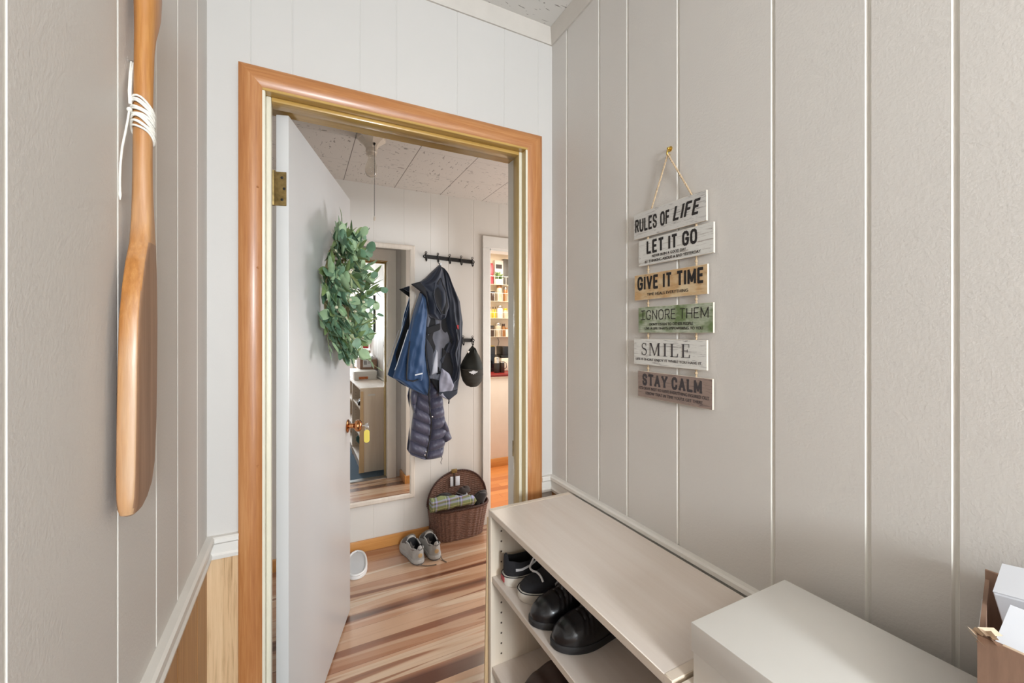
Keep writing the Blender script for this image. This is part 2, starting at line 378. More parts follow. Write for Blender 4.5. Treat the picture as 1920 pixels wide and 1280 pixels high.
# inner hall and kitchen
HL, HR = -.95, 2.3
g = G(); KX0, KX1, KZ = 1.222, 2.05, 1.99
BG = [-.3, -.05, .15, .416, .608, .787, .912, 1.098]
panel(g, 'Y', YB, 1, HL-.09, KX0, 0, ZH, BG, gw=.0025, gd=.0013, t=.1, mi=(0, 0))
panel(g, 'Y', YB, 1, KX0, KX1, KZ, ZH, [1.3, 1.5, 1.7, 1.9], gw=.0025, gd=.0013, t=.1, mi=(0, 0))
panel(g, 'Y', YB, 1, KX1, HR+.09, 0, ZH, [2.2], gw=.003, gd=.0025, t=.1, mi=(0, 0))
struct(g, 'wall_back', [hall_paint, groove_paint])
g = G(); g.box((HL-.09, 1.46, 0), (HL, YB, ZH)); struct(g, 'wall_hall_left', hall_paint)
g = G(); g.box((.862, 1.46, 0), (.95, 1.684, ZH)); struct(g, 'wall_hall_stub', hall_paint)
g = G(); g.box((.95, 1.60, 0), (HR+.09, 1.684, ZH)); struct(g, 'wall_hall_near', hall_paint)
g = G()
for lo, hi in (((1.684, 0), (YB, .68)), ((1.684, 1.72), (YB, ZH)), ((1.684, .68), (1.72, 1.72)), ((2.6, .68), (YB, 1.72))):
    g.box((HR, lo[0], lo[1]), (HR+.09, hi[0], hi[1]))
struct(g, 'wall_hall_right', hall_paint)
g = G()
for lo, hi in (((1.72, .68), (1.76, 1.72)), ((2.56, .68), (2.6, 1.72)), ((1.76, .68), (2.56, .72)), ((1.76, 1.68), (2.56, 1.72))): g.box((HR+.01, lo[0], lo[1]), (HR+.05, hi[0], hi[1]), .004)
struct(g, 'window_2', trim_white)
KB = 4.52
kit_paint = M('kitchen_wall_paint', S(238, 226, 206), .6, var=.015)
g = G(); g.box((1.0, KB, 0), (3.6, KB+.09, 2.4)); struct(g, 'wall_kitchen_back', kit_paint)
g = G(); g.box((1.0, YB+.1, 0), (1.09, KB, 2.4)); struct(g, 'wall_kitchen_left', kit_paint)
g = G(); g.box((3.6, YB+.1, 0), (3.69, KB, 2.4)); struct(g, 'wall_kitchen_right', kit_paint)
g = G(); g.box((XL-.09, YR-.09, -.05), (XR+.09, 1.385, 0)); struct(g, 'floor', carpet)
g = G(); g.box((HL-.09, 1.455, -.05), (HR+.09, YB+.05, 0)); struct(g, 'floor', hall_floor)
g = G(); g.box((1.0, YB+.05, -.05), (3.69, KB+.09, 0)); struct(g, 'floor', kit_floor)
g = G(); g.box((DX0-.02, 1.385, -.04), (DX1+.02, 1.455, .008), .004); struct(g, 'trim_sill', sill_metal)
g = G(); g.box((XL-.09, YR-.09, ZC), (XR+.09, YD+.09, ZC+.05)); struct(g, 'ceiling', ceil_tiles)
g = G(); g.box((HL-.09, YD+.12, ZH), (HR+.09, YB+.1, ZH+.05)); struct(g, 'ceiling', ceil_tiles_hall)
g = G(); g.box((1.0, YB+.1, 2.4), (3.69, KB+.09, 2.45)); struct(g, 'ceiling', kit_paint)
# chair rails (profile: depth from wall, height)
RP = [(0, .787), (.012, .787), (.014, .797), (.010, .802), (.012, .826), (.019, .832), (.019, .842), (.014, .846), (0, .846)]
g = G(); g.prism([(XL+d, z+.0006) for d, z in RP], 'Y', YR, YD); struct(g, 'trim_left_rail', trim_white)
g = G(); g.prism([(XR-d, z+.0006) for d, z in RP], 'Y', YR, YD); struct(g, 'trim_right_rail', trim_white)
g = G(); g.prism([(YD-d, z) for d, z in RP], 'X', XL, -.147); g.prism([(YD-d, z) for d, z in RP], 'X', .799, XR); struct(g, 'trim_front_rail', trim_white)
# cornice
CP = [(0, 2.468), (.006, 2.468), (.009, 2.480), (.012, 2.492), (.016, 2.512), (.018, ZC), (0, ZC)]
g = G(); g.prism([(YD-d, z) for d, z in CP], 'X', XL, XR); struct(g, 'trim_front_cornice', crown_paint)
g = G(); g.prism([(XR-d, z-.0006) for d, z in CP], 'Y', YR, YD); struct(g, 'trim_right_cornice', crown_paint)
g = G(); g.prism([(XL+d, z-.0006) for d, z in CP], 'Y', YR, YD); struct(g, 'trim_left_cornice', crown_paint)
# orange door casing, mitred, with a coved inner edge
CPR = [(0, 0), (0, .008), (.012, .015), (.026, .018), (.056, .018), (.062, .014), (.062, 0)]   # (distance from inner edge, projection)
def casing(g, path_in, path_out, wall, out):
    """sweeps the casing profile between an inner and an outer point pair"""
    for a, b in ((0, 1),):
        rows = []
        for (ix, iz), (ox, oz) in zip(path_in, path_out):
            rows.append([(ix+(ox-ix)*d/.062, wall+out*p, iz+(oz-iz)*d/.062) for d, p in CPR])
        g.grid(rows, True, True)
ix0, ix1, iz = DX0-.003, DX1+.003, DZ+.003; ox0, ox1, oz = DX0-.062, DX1+.066, 2.110
g = G(); casing(g, [(ix0, 0), (ix0, iz)], [(ox0, 0), (ox0, oz)], YD, -1)
for z in (1.78, 1.56, 1.02): g.ball((ox0+.045, YD-.0175, z), .003, 8, 4)
struct(g, 'trim_1', casing_z, 50)
g = G(); casing(g, [(ix1, 0), (ix1, iz)], [(ox1, 0), (ox1, oz)], YD, -1); struct(g, 'trim_2', casing_z, 50)
g = G(); casing(g, [(ix0, iz), (ix1, iz)], [(ox0, oz), (ox1, oz)], YD, -1); struct(g, 'trim_3', casing_x, 50)
# jambs with stops: cream edges, golden faces
def two_tone(g, front_index=1):
    for f in g.bm.faces:
        f.normal_update()
        if f.normal.y < -.7: f.material_index = front_index
def jamb(name, lo, hi, slo, shi, mats):
    g = G(); g.box(lo, hi, .0015, 1); g.box(slo, shi, .003, 2); clean(g); two_tone(g); struct(g, name, mats, 30)
YJ0, YS0, YS1, YJ1 = 1.3295, 1.358, 1.406, 1.476
jamb('trim_4', (DX0-.02, YJ0, 0), (DX0, YJ1, DZ), (DX0, YS0, 0), (DX0+.013, YS1, DZ), [jamb_cream, jamb_cream])
jamb('trim_5', (DX1, YJ0, 0), (DX1+.02, YS1, DZ), (DX1-.013, YS0, 0), (DX1, YS1, DZ), [gold_z, jamb_cream])
jamb('trim_6', (DX0-.02, YJ0, DZ), (DX1+.02, YJ1, DZ+.02), (DX0+.013, YS0, DZ-.013), (DX1-.013, YS1, DZ), [gold_x, gold_x])
g = G(); g.box((DX1, YS1, 0), (DX1+.02, YJ1, DZ), .0015, 1); struct(g, 'trim_7', trim_white)
g = G(); g.box((DX1-.0015, 1.41, .905), (DX1, 1.435, .965), 0)
tag(part(g, 'strike_plate', brass, None, loc=(DX1, 1.42, .93)), 'worn brass strike plate set in the right door jamb', 'strike plate')
# white casing of the doorway on the hall side, kitchen doorway casing, baseboards
def flat_casing(name, x0, x1, zt, y0, y1, wid, left=True, right=True):
    g = G()
    if left: g.box((x0-wid, y0, 0), (x0, y1, zt), .002, 1)
    if right: g.box((x1, y0, 0), (x1+wid, y1, zt), .002, 1)
    g.box((x0-wid if left else x0, y0, zt), (x1+wid if right else x1, y1, zt+wid+.03), .002, 1)
    return struct(g, name, trim_white)
flat_casing('trim_8', DX0-.005, DX1+.006, DZ+.005, 1.46, 1.479, .075)
flat_casing('trim_9', KX0, KX1, KZ, YB-.018, YB, .056)
g = G(); g.box((KX0-.002, YB, 0), (KX0+.012, YB+.11, KZ)); g.box((KX1-.012, YB, 0), (KX1, YB+.11, KZ)); g.box((KX0, YB, KZ-.012), (KX1, YB+.11, KZ)); struct(g, 'trim_10', trim_white)
g = G(); g.box((HL, YB-.015, 0), (KX0-.056, YB, .072), .003); struct(g, 'baseboard_back', base_wood)
g = G(); g.box((.847, 1.478, 0), (.862, 1.699, .072), .003); struct(g, 'baseboard_stub', base_wood_y)
g = G(); g.box((.862, 1.684, 0), (HR, 1.699, .072), .003); struct(g, 'baseboard_near', base_wood)

# ============================================================ OPEN DOOR with hinges and knob
A = math.radians(72); HX, HY = -.031, 1.425
UD = Vector((math.cos(A), math.sin(A), 0)); ND = Vector((math.sin(A), -math.cos(A), 0))   # along the door, out of the face towards the porch
def dp(u, n, z): return Vector((HX, HY, 0))+UD*u+ND*n+Vector((0, 0, z))
DROT = Matrix(((UD.x, -ND.x, 0), (UD.y, -ND.y, 0), (0, 0, 1)))
def dbox(g, lo, hi, bev=0, seg=2):
    """box in door coordinates (u along the door, n out of its face, z)"""
    vs = g.box((lo[0], lo[1], lo[2]), (hi[0], hi[1], hi[2]), bev, seg)
    for v in vs: v.co = dp(v.co.x, v.co.y, v.co.z)
door = thing('door_1', '', '', (HX, HY, 0)); del door['label'], door['category']; door['kind'] = 'structure'
g = G(); dbox(g, (0, -.036, .012), (.812, 0, 2.038), .0025); part(g, 'door_leaf', door_white, door)
hinges = []
for zc in (1.815, .235):
    g = G(); dbox(g, (-.0022, -.0395, zc-.051), (.0002, -.006, zc+.051), .001, 1)
    g.tube([dp(-.006, -.041, zc-.052), dp(-.006, -.041, zc+.052)], .006, 10)
    h = part(g, 'hinge', brass, door)
    for k, (n, z) in enumerate(((-.018, .033), (-.012, 0), (-.018, -.033))):
        g = G(); g.lathe([(.0042, 0), (.0042, .001), (.002, .0016)], dp(-.0022, n, zc+z), -UD, 10); part(g, 'screw', black_iron, h)
g = G(); KN = dp(.757, 0, .932)
g.lathe([(.031, 0), (.032, .003), (.028, .006), (.016, .009)], KN, ND, 28)
kn = part(g, 'rosette', copper, door)
g = G(); g.lathe([(.012, .005), (.0115, .028), (.016, .032), (.025, .038), (.0285, .047), (.0275, .056), (.021, .064), (.011, .067), (.0, .067)], KN, ND, 28)
part(g, 'door_knob', copper, door)

# key and tag hang from the knob
kp = dp(.757, .067, .932)
key = thing('door_key', 'silver key with a yellow plastic tag stuck in the copper doorknob', 'key', kp)
g = G(); g.tube([kp, kp+ND*.012], .003, 8)
bow = [(.011, 0), (.006, .006), (.006, .012), (0, .009), (-.006, .012), (-.006, .006), (-.011, 0), (-.006, -.006), (-.006, -.012), (0, -.008), (.006, -.012), (.006, -.006)]
c0 = kp+ND*.022
g.grid([[c0+ND*a+Vector((0, 0, b))+UD*t for a, b in bow] for t in (-.0015, .0015)], True, True)
part(g, 'key', steel, key)
g = G(); g.tube([c0+Vector((.009*math.cos(t)*ND.x, .009*math.cos(t)*ND.y, -.012+.009*math.sin(t))) for t in [2*PI*i/16 for i in range(17)]], .0007, 6)
part(g, 'split_ring', steel, key)
g = G(); tc = c0+Vector((0, 0, -.052)); rr = []
for t in [2*PI*i/24 for i in range(24)]:
    rr.append((.016*math.cos(t), (.018 if math.sin(t) > 0 else -.018)+.0135*math.sin(t)))
g.grid([[tc+(ND*.8+UD*.1)*a+Vector((0, 0, b))-UD*d for a, b in rr] for d in (0, .003)], True, True)
part(g, 'key_tag', M('yellow_plastic', S(236, 214, 96), .35, var=.04), key)

# ============================================================ PADDLE on the left wall
pad_wood = wood('honey_paddle_wood', S(150, 94, 42), S(194, 140, 78), 'Z', 230, .4, .15, .45, mid=S(174, 116, 58))
_nt = pad_wood.node_tree; _b = _nt.nodes['Principled BSDF']; _l = _b.inputs['Base Color'].links[0].from_socket
_mx = N(_nt, 'ShaderNodeMix', data_type='RGBA'); _nt.links.new(ramp(_nt, noise(_nt, coords(_nt, (14, 14, 2.2)), 1, 4, .6), [(.42, (0, 0, 0, 1)), (.62, (.6, .6, .6, 1))]), _mx.inputs[0])
_nt.links.new(_l, _mx.inputs[6]); _mx.inputs[7].default_value = S(196, 168, 138); _nt.links.new(_mx.outputs[2], _b.inputs['Base Color'])
pad_shade = wood('shaded_brown_paddle_face', S(128, 94, 68), S(168, 132, 104), 'Z', 230, .5, .05, .6, mid=S(150, 114, 88))  # darker copy of the paddle wood: shade of the broad blade faces put into colour
pad = thing('wooden_paddle', 'honey coloured wooden canoe paddle hanging blade down on the left panelled wall', 'paddle', (-.2, .74, 1.16))
def sell(c, wx, wy, z, n, k=28):
    out = []
    for i in range(k):
        t = 2*PI*i/k; a, b = math.cos(t), math.sin(t)
        out.append((c[0]+wx*math.copysign(abs(a)**(2/n), a), c[1]+wy*math.copysign(abs(b)**(2/n), b), z))
    return out
# z, y near edge, y far edge, half thickness, roundness
ST_ = [(1.146, .706, .722, .005, 2.4), (1.150, .698, .740, .009, 3), (1.158, .696, .754, .0105, 4), (1.172, .6965, .768, .0112, 6), (1.20, .698, .779, .0115, 8), (1.26, .7005, .786, .0115, 9), (1.34, .704, .789, .0115, 9),
       (1.40, .708, .790, .0115, 9), (1.44, .717, .789, .0115, 8), (1.48, .731, .786, .0117, 6.5), (1.51, .747, .781, .012, 5), (1.54, .7515, .7765, .0118, 3.4), (1.58, .7525, .7735, .0112, 2.5), (1.63, .7525, .7735, .0108, 2.1), (1.68, .7535, .7745, .0108, 2),
       (1.74, .7560, .7775, .0109, 2), (1.785, .758, .7815, .0112, 2), (1.81, .759, .789, .0118, 2.1), (1.83, .760, .800, .0128, 2.2), (1.85, .760, .809, .0138, 2.3), (1.88, .758, .814, .0145, 2.3), (1.91, .756, .812, .0145, 2.3), (1.94, .758, .804, .0135, 2.2), (1.958, .766, .794, .010, 2)]
g = G(); g.grid([sell((-.199, (a+b)/2), t, (b-a)/2, z, n) for z, a, b, t, n in ST_], True, True)
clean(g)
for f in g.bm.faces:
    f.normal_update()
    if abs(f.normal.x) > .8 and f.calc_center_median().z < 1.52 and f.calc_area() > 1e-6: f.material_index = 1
part(g, 'paddle_body', [pad_wood, pad_shade], pad, 30)
g = G()
for k, (z, tl) in enumerate(((1.703, -.011), (1.699, -.010), (1.695, -.012), (1.691, -.008), (1.687, -.010), (1.683, -.007), (1.679, -.009), (1.675, -.011), (1.671, -.008), (1.667, -.012), (1.663, -.010))):
    g.tube([(-.199+(.0122+.0006*(k % 2))*math.cos(t), .7637+(.0120+.0006*(k % 2))*math.sin(t), z+tl*math.sin(t+.6)+.0009*math.sin(3*t+k)) for t in [2*PI*i/24 for i in range(25)]], .0016, 7)
g.ball((-.2105, .7525, 1.692), .0034, 8, 6)
g.tube([(-.2105, .7525, 1.70), (-.2125, .757, 1.72), (-.2145, .768, 1.75), (-.216, .779, 1.772)], .0011, 6)
g.tube([(-.209, .753, 1.70), (-.2105, .757, 1.72), (-.2125, .768, 1.75), (-.214, .780, 1.771)], .0011, 6)
tail = [(-.2105, .7525, 1.692), (-.2115, .7495, 1.675), (-.213, .7455, 1.655), (-.215, .742, 1.635), (-.2162, .740, 1.612), (-.2167, .7395, 1.59), (-.2167, .740, 1.575)]
g.tube(tail, .0014, 7); g.tube([tail[-1], (-.2167, .740, 1.57), (-.2167, .7405, 1.563)], [.0014, .0021, .0007], 7)
part(g, 'cord', cord_white, pad, 60)
g = G(); g.tube([(-.219, .781, 1.773), (-.192, .775, 1.774)], .0014, 8); g.lathe([(.0034, 0), (.0034, .0015), (.001, .002)], (-.192, .775, 1.774), (1, 0, 0), 10)
tag(part(g, 'nail', steel, None, loc=(-.219, .781, 1.773)), 'steel nail in the left wall holding the paddle cord', 'nail')

# ============================================================ HANGING SIGN on the right wall
sign = thing('hanging_sign', 'six weathered wooden boards with sayings strung on twine on the right wall', 'sign', (.842, .77, 1.2))
wh, dk = S(214, 210, 204), S(120, 112, 106)
BM = [board_mat('grey_white_board', S(206, 203, 198), S(104, 96, 92)), board_mat('pale_board', S(216, 214, 208), S(156, 144, 136)), board_mat('tan_board', S(198, 160, 114), S(146, 108, 70), S(216, 196, 160)),
      board_mat('mossy_board', S(186, 190, 172), S(128, 134, 110), S(104, 122, 78)), board_mat('whitewashed_board', S(222, 220, 214), S(150, 144, 140)), board_mat('mauve_brown_board', S(150, 130, 120), S(104, 88, 84))]
edge_cream = M('cream_board_edge', S(226, 214, 198), .6)
BD = [((.893, 1.7155, 1.644), 'grey and white board with the heading'), ((.874, 1.637, 1.566), 'pale grey board'), ((.890, 1.543, 1.473), 'tan board'),
      ((.875, 1.453, 1.3825), 'mossy green board'), ((.892, 1.366, 1.295), 'whitewashed board'), ((.877, 1.277, 1.206), 'mauve brown board')]
bobs = []
XS = .8405
for k, ((yl, zt, zb), lb) in enumerate(BD):
    g = G(); g.box((XS, yl-.236, zb), (XS+.0055, yl, zt), .0006, 1); clean(g)
    for f in g.bm.faces:
        f.normal_update(); f.material_index = 0 if f.normal.x < -.8 else 1
    b = part(g, 'board', [BM[k], edge_cream], sign); b['label'] = lb; bobs.append(b)
XT = XS-.0002
def L(k, text, yoff, zoff, wd, ht, m=None, bold=.0, shear=0, rise=0):
    yl, zt, zb = BD[k][0]; return lettering(text, (XT, yl-yoff, zb+zoff), wd, ht, m or ink, bobs[k], bold, shear, rise=rise)
# bold condensed capitals: each glyph is a set of stroked polylines in a unit cell
def rr(x0, y0, x1, y1, r=.16): return [(x0+r, y1), (x1-r, y1), (x1-r*.3, y1-r*.3), (x1, y1-r), (x1, y0+r), (x1-r*.3, y0+r*.3), (x1-r, y0), (x0+r, y0), (x0+r*.3, y0+r*.3), (x0, y0+r), (x0, y1-r), (x0+r*.3, y1-r*.3), (x0+r, y1)]
GL = {'L': (.8, [[(0, 1), (0, 0), (.8, 0)]]), 'I': (.0, [[(0, 0), (0, 1)]]), 'F': (.8, [[(0, 0), (0, 1), (.8, 1)], [(0, .53), (.68, .53)]]),
      'E': (.8, [[(.8, 0), (0, 0), (0, 1), (.8, 1)], [(0, .52), (.68, .52)]]), 'T': (.9, [[(0, 1), (.9, 1)], [(.45, 0), (.45, 1)]]),
      'O': (1, [rr(0, 0, 1, 1, .3)]), 'U': (1, [[(0, 1), (0, .3), (.09, .09), (.3, 0), (.7, 0), (.91, .09), (1, .3), (1, 1)]]),
      'G': (1, [[(1, .72), (1, .78), (.91, .91), (.7, 1), (.3, 1), (.09, .91), (0, .7), (0, .3), (.09, .09), (.3, 0), (.7, 0), (.91, .09), (1, .3), (1, .46), (.58, .46)]]),
      'C': (.95, [[(.95, .7), (.95, .78), (.86, .91), (.66, 1), (.3, 1), (.09, .91), (0, .7), (0, .3), (.09, .09), (.3, 0), (.66, 0), (.86, .09), (.95, .24), (.95, .32)]]),
      'S': (.9, [[(.9, .74), (.9, .8), (.8, .94), (.62, 1), (.28, 1), (.08, .93), (0, .78), (.05, .62), (.3, .53), (.62, .46), (.85, .38), (.9, .22), (.82, .07), (.62, 0), (.28, 0), (.08, .06), (0, .2), (0, .28)]]),
      'R': (.9, [[(0, 0), (0, 1), (.62, 1), (.83, .93), (.9, .76), (.83, .58), (.62, .5), (0, .5)], [(.5, .5), (.92, 0)]]),
      'V': (1, [[(0, 1), (.5, 0), (1, 1)]]), 'M': (1.3, [[(0, 0), (0, 1), (.65, .15), (1.3, 1), (1.3, 0)]]), 'N': (1, [[(0, 0), (0, 1), (1, 0), (1, 1)]]),
      'H': (1, [[(0, 0), (0, 1)], [(1, 0), (1, 1)], [(0, .5), (1, .5)]]), 'A': (1.1, [[(0, 0), (.55, 1), (1.1, 0)], [(.2, .33), (.9, .33)]]), 'Y': (1.1, [[(0, 1), (.55, .46), (1.1, 1)], [(.55, .46), (.55, 0)]]),
      'J': (.9, [[(0, 1), (.9, 1)], [(.45, 0), (.45, 1)], [(0, 0), (.9, 0)]])}
def stroke_word(k, text, yoff, zoff, wd, ht, wt, m=None, cw=.42, sp=.11, space=.36, shear=0, wobble=0, slab=0):
    """wt = stroke weight as a share of the cap height"""
    yl, zt, zb = BD[k][0]; x = wt/2; segs = []; wi = 0; rnd = random.Random(3)
    for ch_ in text:
        if ch_ == ' ': x += space; wi += 1; continue
        w_, ls = GL[ch_]; w_ *= cw
        for pl in ls:
            q = [(x+a*cw+rnd.uniform(-wobble, wobble), wt/2+b_*(1-wt)+rnd.uniform(-wobble, wobble)) for a, b_ in pl]
            for (xa, ya), (xb, yb) in zip(q, q[1:]):
                l = math.hypot(xb-xa, yb-ya) or 1e-6; ex, ey = (xb-xa)/l*wt/2*.96, (yb-ya)/l*wt/2*.96; nx_, ny_ = -(yb-ya)/l*wt/2, (xb-xa)/l*wt/2
                segs.append((wi, [(xa-ex*.55-nx_, ya-ey*.55-ny_), (xb+ex*.55-nx_, yb+ey*.55-ny_), (xb+ex*.55+nx_, yb+ey*.55+ny_), (xa-ex*.55+nx_, ya-ey*.55+ny_)]))
            if slab:
                for px_, py_ in (q[0], q[-1]):
                    if (py_ < wt or py_ > 1-wt) and ch_ in 'TALMYI': segs.append((wi, [(px_-slab, py_-wt*.36), (px_+slab, py_-wt*.36), (px_+slab, py_+wt*.36), (px_-slab, py_+wt*.36)]))
        x += w_+sp+wt
    tot = x-sp-wt/2
    for q in range(wi+1):
        g = G()
        for i, (w_, p) in enumerate(segs):
            if w_ == q: g.prism([(yl-yoff-(a+shear*b_)*wd/tot, zb+zoff+b_*ht) for a, b_ in p], 'X', XT, XT-.0003-.00002*(i % 7))
        part(g, 'lettering', m or ink, bobs[k], 30)
stroke_word(0, 'RULES OF', .006, .0175, .122, .037, .17); stroke_word(0, 'LIFE', .138, .021, .076, .037, .17, shear=.22)
stroke_word(1, 'LET IT GO', .030, .030, .162, .036, .19)
stroke_word(2, 'GIVE IT TIME', .012, .0265, .214, .038, .19)
stroke_word(3, 'JGNORE THEM', .010, .035, .214, .026, .085, cw=.62, sp=.2, wobble=.018)
stroke_word(5, 'STAY CALM', .018, .033, .190, .032, .22, ink_soft, cw=.5, sp=.2, slab=.14)
L(1, 'NEVER RUIN A GOOD DAY', .050, .0185, .110, .0072); L(1, 'BY THINKING ABOUT A BAD YESTERDAY', .024, .0062, .178, .0072)
L(2, 'TIME HEALS EVERYTHING', .048, .010, .134, .0075)
L(3, "DON'T LISTEN TO OTHER PEOPLE", .042, .0195, .140, .0072); L(3, "LIVE A LIFE THAT'S EMPOWERING TO YOU", .025, .0085, .184, .0072)
L(4, 'LIFE IS SHORT ENJOY IT WHILE YOU HAVE IT.', .008, .010, .216, .0085, ink_soft)
L(5, "IT'S OKAY NOT TO HAVE EVERYTHING FIGURED OUT", .006, .0215, .222, .0078, ink_soft); L(5, "KNOW THAT IN TIME YOU'LL GET THERE", .030, .009, .180, .0078, ink_soft)
# SMILE in a serif face: thick and thin strokes with serifs drawn as polygons
def serif_word(k, y0, z0, h, glyphs, m):
    g = G()
    for gx, strokes in glyphs:
        for p in strokes:
            g.prism([(BD[k][0][0]-y0-(gx+a)*h*1.13, BD[k][0][2]+z0+b*h) for a, b in p], 'X', XT, XT-.0006)
    return part(g, 'lettering', m, bobs[k], 30)
def bar(x0, x1, y0, y1): return [(x0, y0), (x1, y0), (x1, y1), (x0, y1)]
def sl(xa, ya, xb, yb, wd): return [(xa, ya), (xa+wd, ya), (xb+wd, yb), (xb, yb)]
def S_glyph():
    out = []; pts = []
    for i in range(17):
        t = math.radians(25+i*(245)/16); pts.append((.24+.19*math.cos(t), .75+.22*math.sin(t)))
    for i in range(17):
        t = math.radians(90-i*(250)/16); pts.append((.24+.22*math.cos(t), .27+.25*math.sin(t)))
    for i in range(len(pts)-1):
        (xa, ya), (xb, yb) = pts[i], pts[i+1]; dx, dy = xb-xa, yb-ya; l = math.hypot(dx, dy) or 1
        if l < 1e-4: continue
        u = i/len(pts); t = .022+.035*math.exp(-((u-.5)/.16)**2); nx, ny = -dy/l*t, dx/l*t
        out.append([(xa-nx, ya-ny), (xb-nx, yb-ny), (xb+nx, yb+ny), (xa+nx, ya+ny)])
    out += [bar(.40, .43, .72, .98), bar(.02, .05, .02, .30)]
    return out
serif_word(4, .030, .0265, .0335, [
    (0, S_glyph()),
    (.72, [bar(.085, .12, 0, 1), [(.10, 1), (.22, 1), (.56, .06), (.50, 0)], [(.50, 0), (.55, .04), (.88, 1), (.82, 1)], bar(.82, .95, 0, 1), bar(0, .20, 0, .03), bar(.03, .2, .97, 1), bar(.74, 1.02, 0, .03), bar(.84, 1.02, .97, 1)]),
    (2.02, [bar(.09, .21, 0, 1), bar(0, .30, 0, .03), bar(0, .30, .97, 1)]),
    (2.62, [bar(.09, .21, 0, 1), bar(0, .62, 0, .035), bar(0, .30, .97, 1), [(.58, 0), (.62, 0), (.66, .26), (.62, .26)]]),
    (3.54, [bar(.09, .21, 0, 1), bar(0, .64, 0, .035), bar(0, .62, .965, 1), bar(.2, .48, .49, .525), bar(.46, .49, .40, .62), [(.60, 0), (.64, 0), (.68, .24), (.64, .24)], bar(.59, .62, .76, 1)]),
], ink_soft)
g = G(); hk = (.843, .773, 1.842)
def rope(g, a, b, r=.0016, tw=.0011, turns=60):
    a, b = Vector(a), Vector(b); n = max(8, int((b-a).length/.0022))
    d = (b-a).normalized(); x = d.cross(Vector((1, 0, 0))).normalized(); y = d.cross(x)
    for ph in (0, PI):
        g.tube([a.lerp(b, i/n)+(x*math.cos(ph+i*.9)+y*math.sin(ph+i*.9))*tw for i in range(n+1)], r, 5)
rope(g, (.8465, .834, 1.714), hk); rope(g, (.8465, .700, 1.714), hk)
part(g, 'hanging_twine', jute, sign, 60)
for k in range(5):
    za, zb = BD[k][0][2], BD[k+1][0][1]
    for y in (.845, .690):
        g = G(); rope(g, (.8475, y, za+.012), (.8475, y, zb-.012)); g.ball((.8468, y, (za+zb)/2), .0038, 8, 5)
        part(g, 'connecting_twine', jute, sign, 60)
hook = thing('brass_hook', 'small brass hook screwed into the right wall above the hanging boards', 'hook', (XR, .773, 1.852))
g = G(); g.lathe([(.007, 0), (.007, .0015), (.004, .003), (.0025, .003)], (XR, .773, 1.857), (-1, 0, 0), 14)
g.tube([(.851, .773, 1.857), (.845, .773, 1.856), (.8415, .773, 1.850), (.840, .773, 1.842), (.843, .773, 1.8385), (.8475, .773, 1.8385), (.849, .773, 1.842)], .0021, 8)
g.ball((.8442, .773, 1.857), .0036, 8, 6)
part(g, 'hook_body', bright_brass, hook, 60)

# ============================================================ CEILING LAMP HOLDER with pull chain
lamp = thing('ceiling_lamp', 'bare bulb lampholder with a long pull chain on the inner hall ceiling', 'lamp', (.306, 2.10, ZH))
ivory = M('ivory_porcelain', S(206, 190, 172), .35, var=.03)
g = G(); g.lathe([(.068, -.0005), (.068, -.014), (.064, -.019), (.052, -.026), (.034, -.042), (.028, -.056)], (.306, 2.10, ZH), (0, 0, 1), 8)
part(g, 'lamp_base', ivory, lamp, 20)
g = G(); g.lathe([(.026, -.054), (.026, -.074), (.0225, -.078), (.0225, -.09)], (.306, 2.10, ZH), (0, 0, 1), 24); g.lathe([(.0262, -.069), (.0268, -.071), (.0262, -.073)], (.306, 2.10, ZH), (0, 0, 1), 24)
part(g, 'socket', ivory, lamp, 30)
bulb_m, nt, b = nodes('clear_bulb_glass'); b.inputs['Base Color'].default_value = S(236, 228, 216); b.inputs['Roughness'].default_value = .05; b.inputs['Transmission Weight'].default_value = .75
g = G(); g.lathe([(.0135, -.082), (.0145, -.098), (.019, -.118), (.026, -.138), (.0300, -.156), (.029, -.172), (.022, -.187), (.011, -.194), (.0, -.195)], (.306, 2.10, ZH), (0, 0, 1), 28)
part(g, 'bulb', bulb_m, lamp, 180)
g = G()
ch = (.315, 2.062); g.tube([(ch[0], ch[1]+.018, ZH-.045), (ch[0], ch[1], ZH-.044)], .005, 8); g.tube([(ch[0], ch[1], ZH-.044), (ch[0], ch[1], 1.935)], .0007, 5)
for i in range(95): g.ball((ch[0], ch[1], ZH-.046-i*.0036), .0014, 5, 4)
part(g, 'pull_chain', black_iron, lamp, 60)
g = G(); g.lathe([(.0012, .018), (.0042, .015), (.005, .004), (.0035, 0), (.001, -.002)], (ch[0], ch[1], 1.915), (0, 0, 1), 10)
part(g, 'chain_pull', ivory, lamp, 60)

# ============================================================ MIRROR on the back wall
mir = thing('wall_mirror', 'tall cream framed mirror on the back wall of the inner hall', 'mirror', (.32, YB, .29))
frame_cream = wood('limed_cream_frame', S(206, 192, 176), S(226, 214, 200), 'Z', 50, .5, 0, .5)
g = G(); m0x, m1x, m0z, m1z, fw = -.06, .678, .288, 1.958, .036
FPR = [(0, .006), (.004, .017), (.010, .021), (.028, .021), (.034, .017), (.036, .004)]
corners_o = [(m0x, m0z), (m1x, m0z), (m1x, m1z), (m0x, m1z)]; corners_i = [(m0x+fw, m0z+fw), (m1x-fw, m0z+fw), (m1x-fw, m1z-fw), (m0x+fw, m1z-fw)]
rows = [[(ix+(ox-ix)*d/fw, YB-.0015-p, iz_+(oz_-iz_)*d/fw) for d, p in FPR]+[(ox, YB-.0015, oz_), (ix, YB-.0015, iz_)] for (ix, iz_), (ox, oz_) in zip(corners_i+corners_i[:1], corners_o+corners_o[:1])]
g.grid(rows, True, False); part(g, 'mirror_frame', frame_cream, mir, 30)
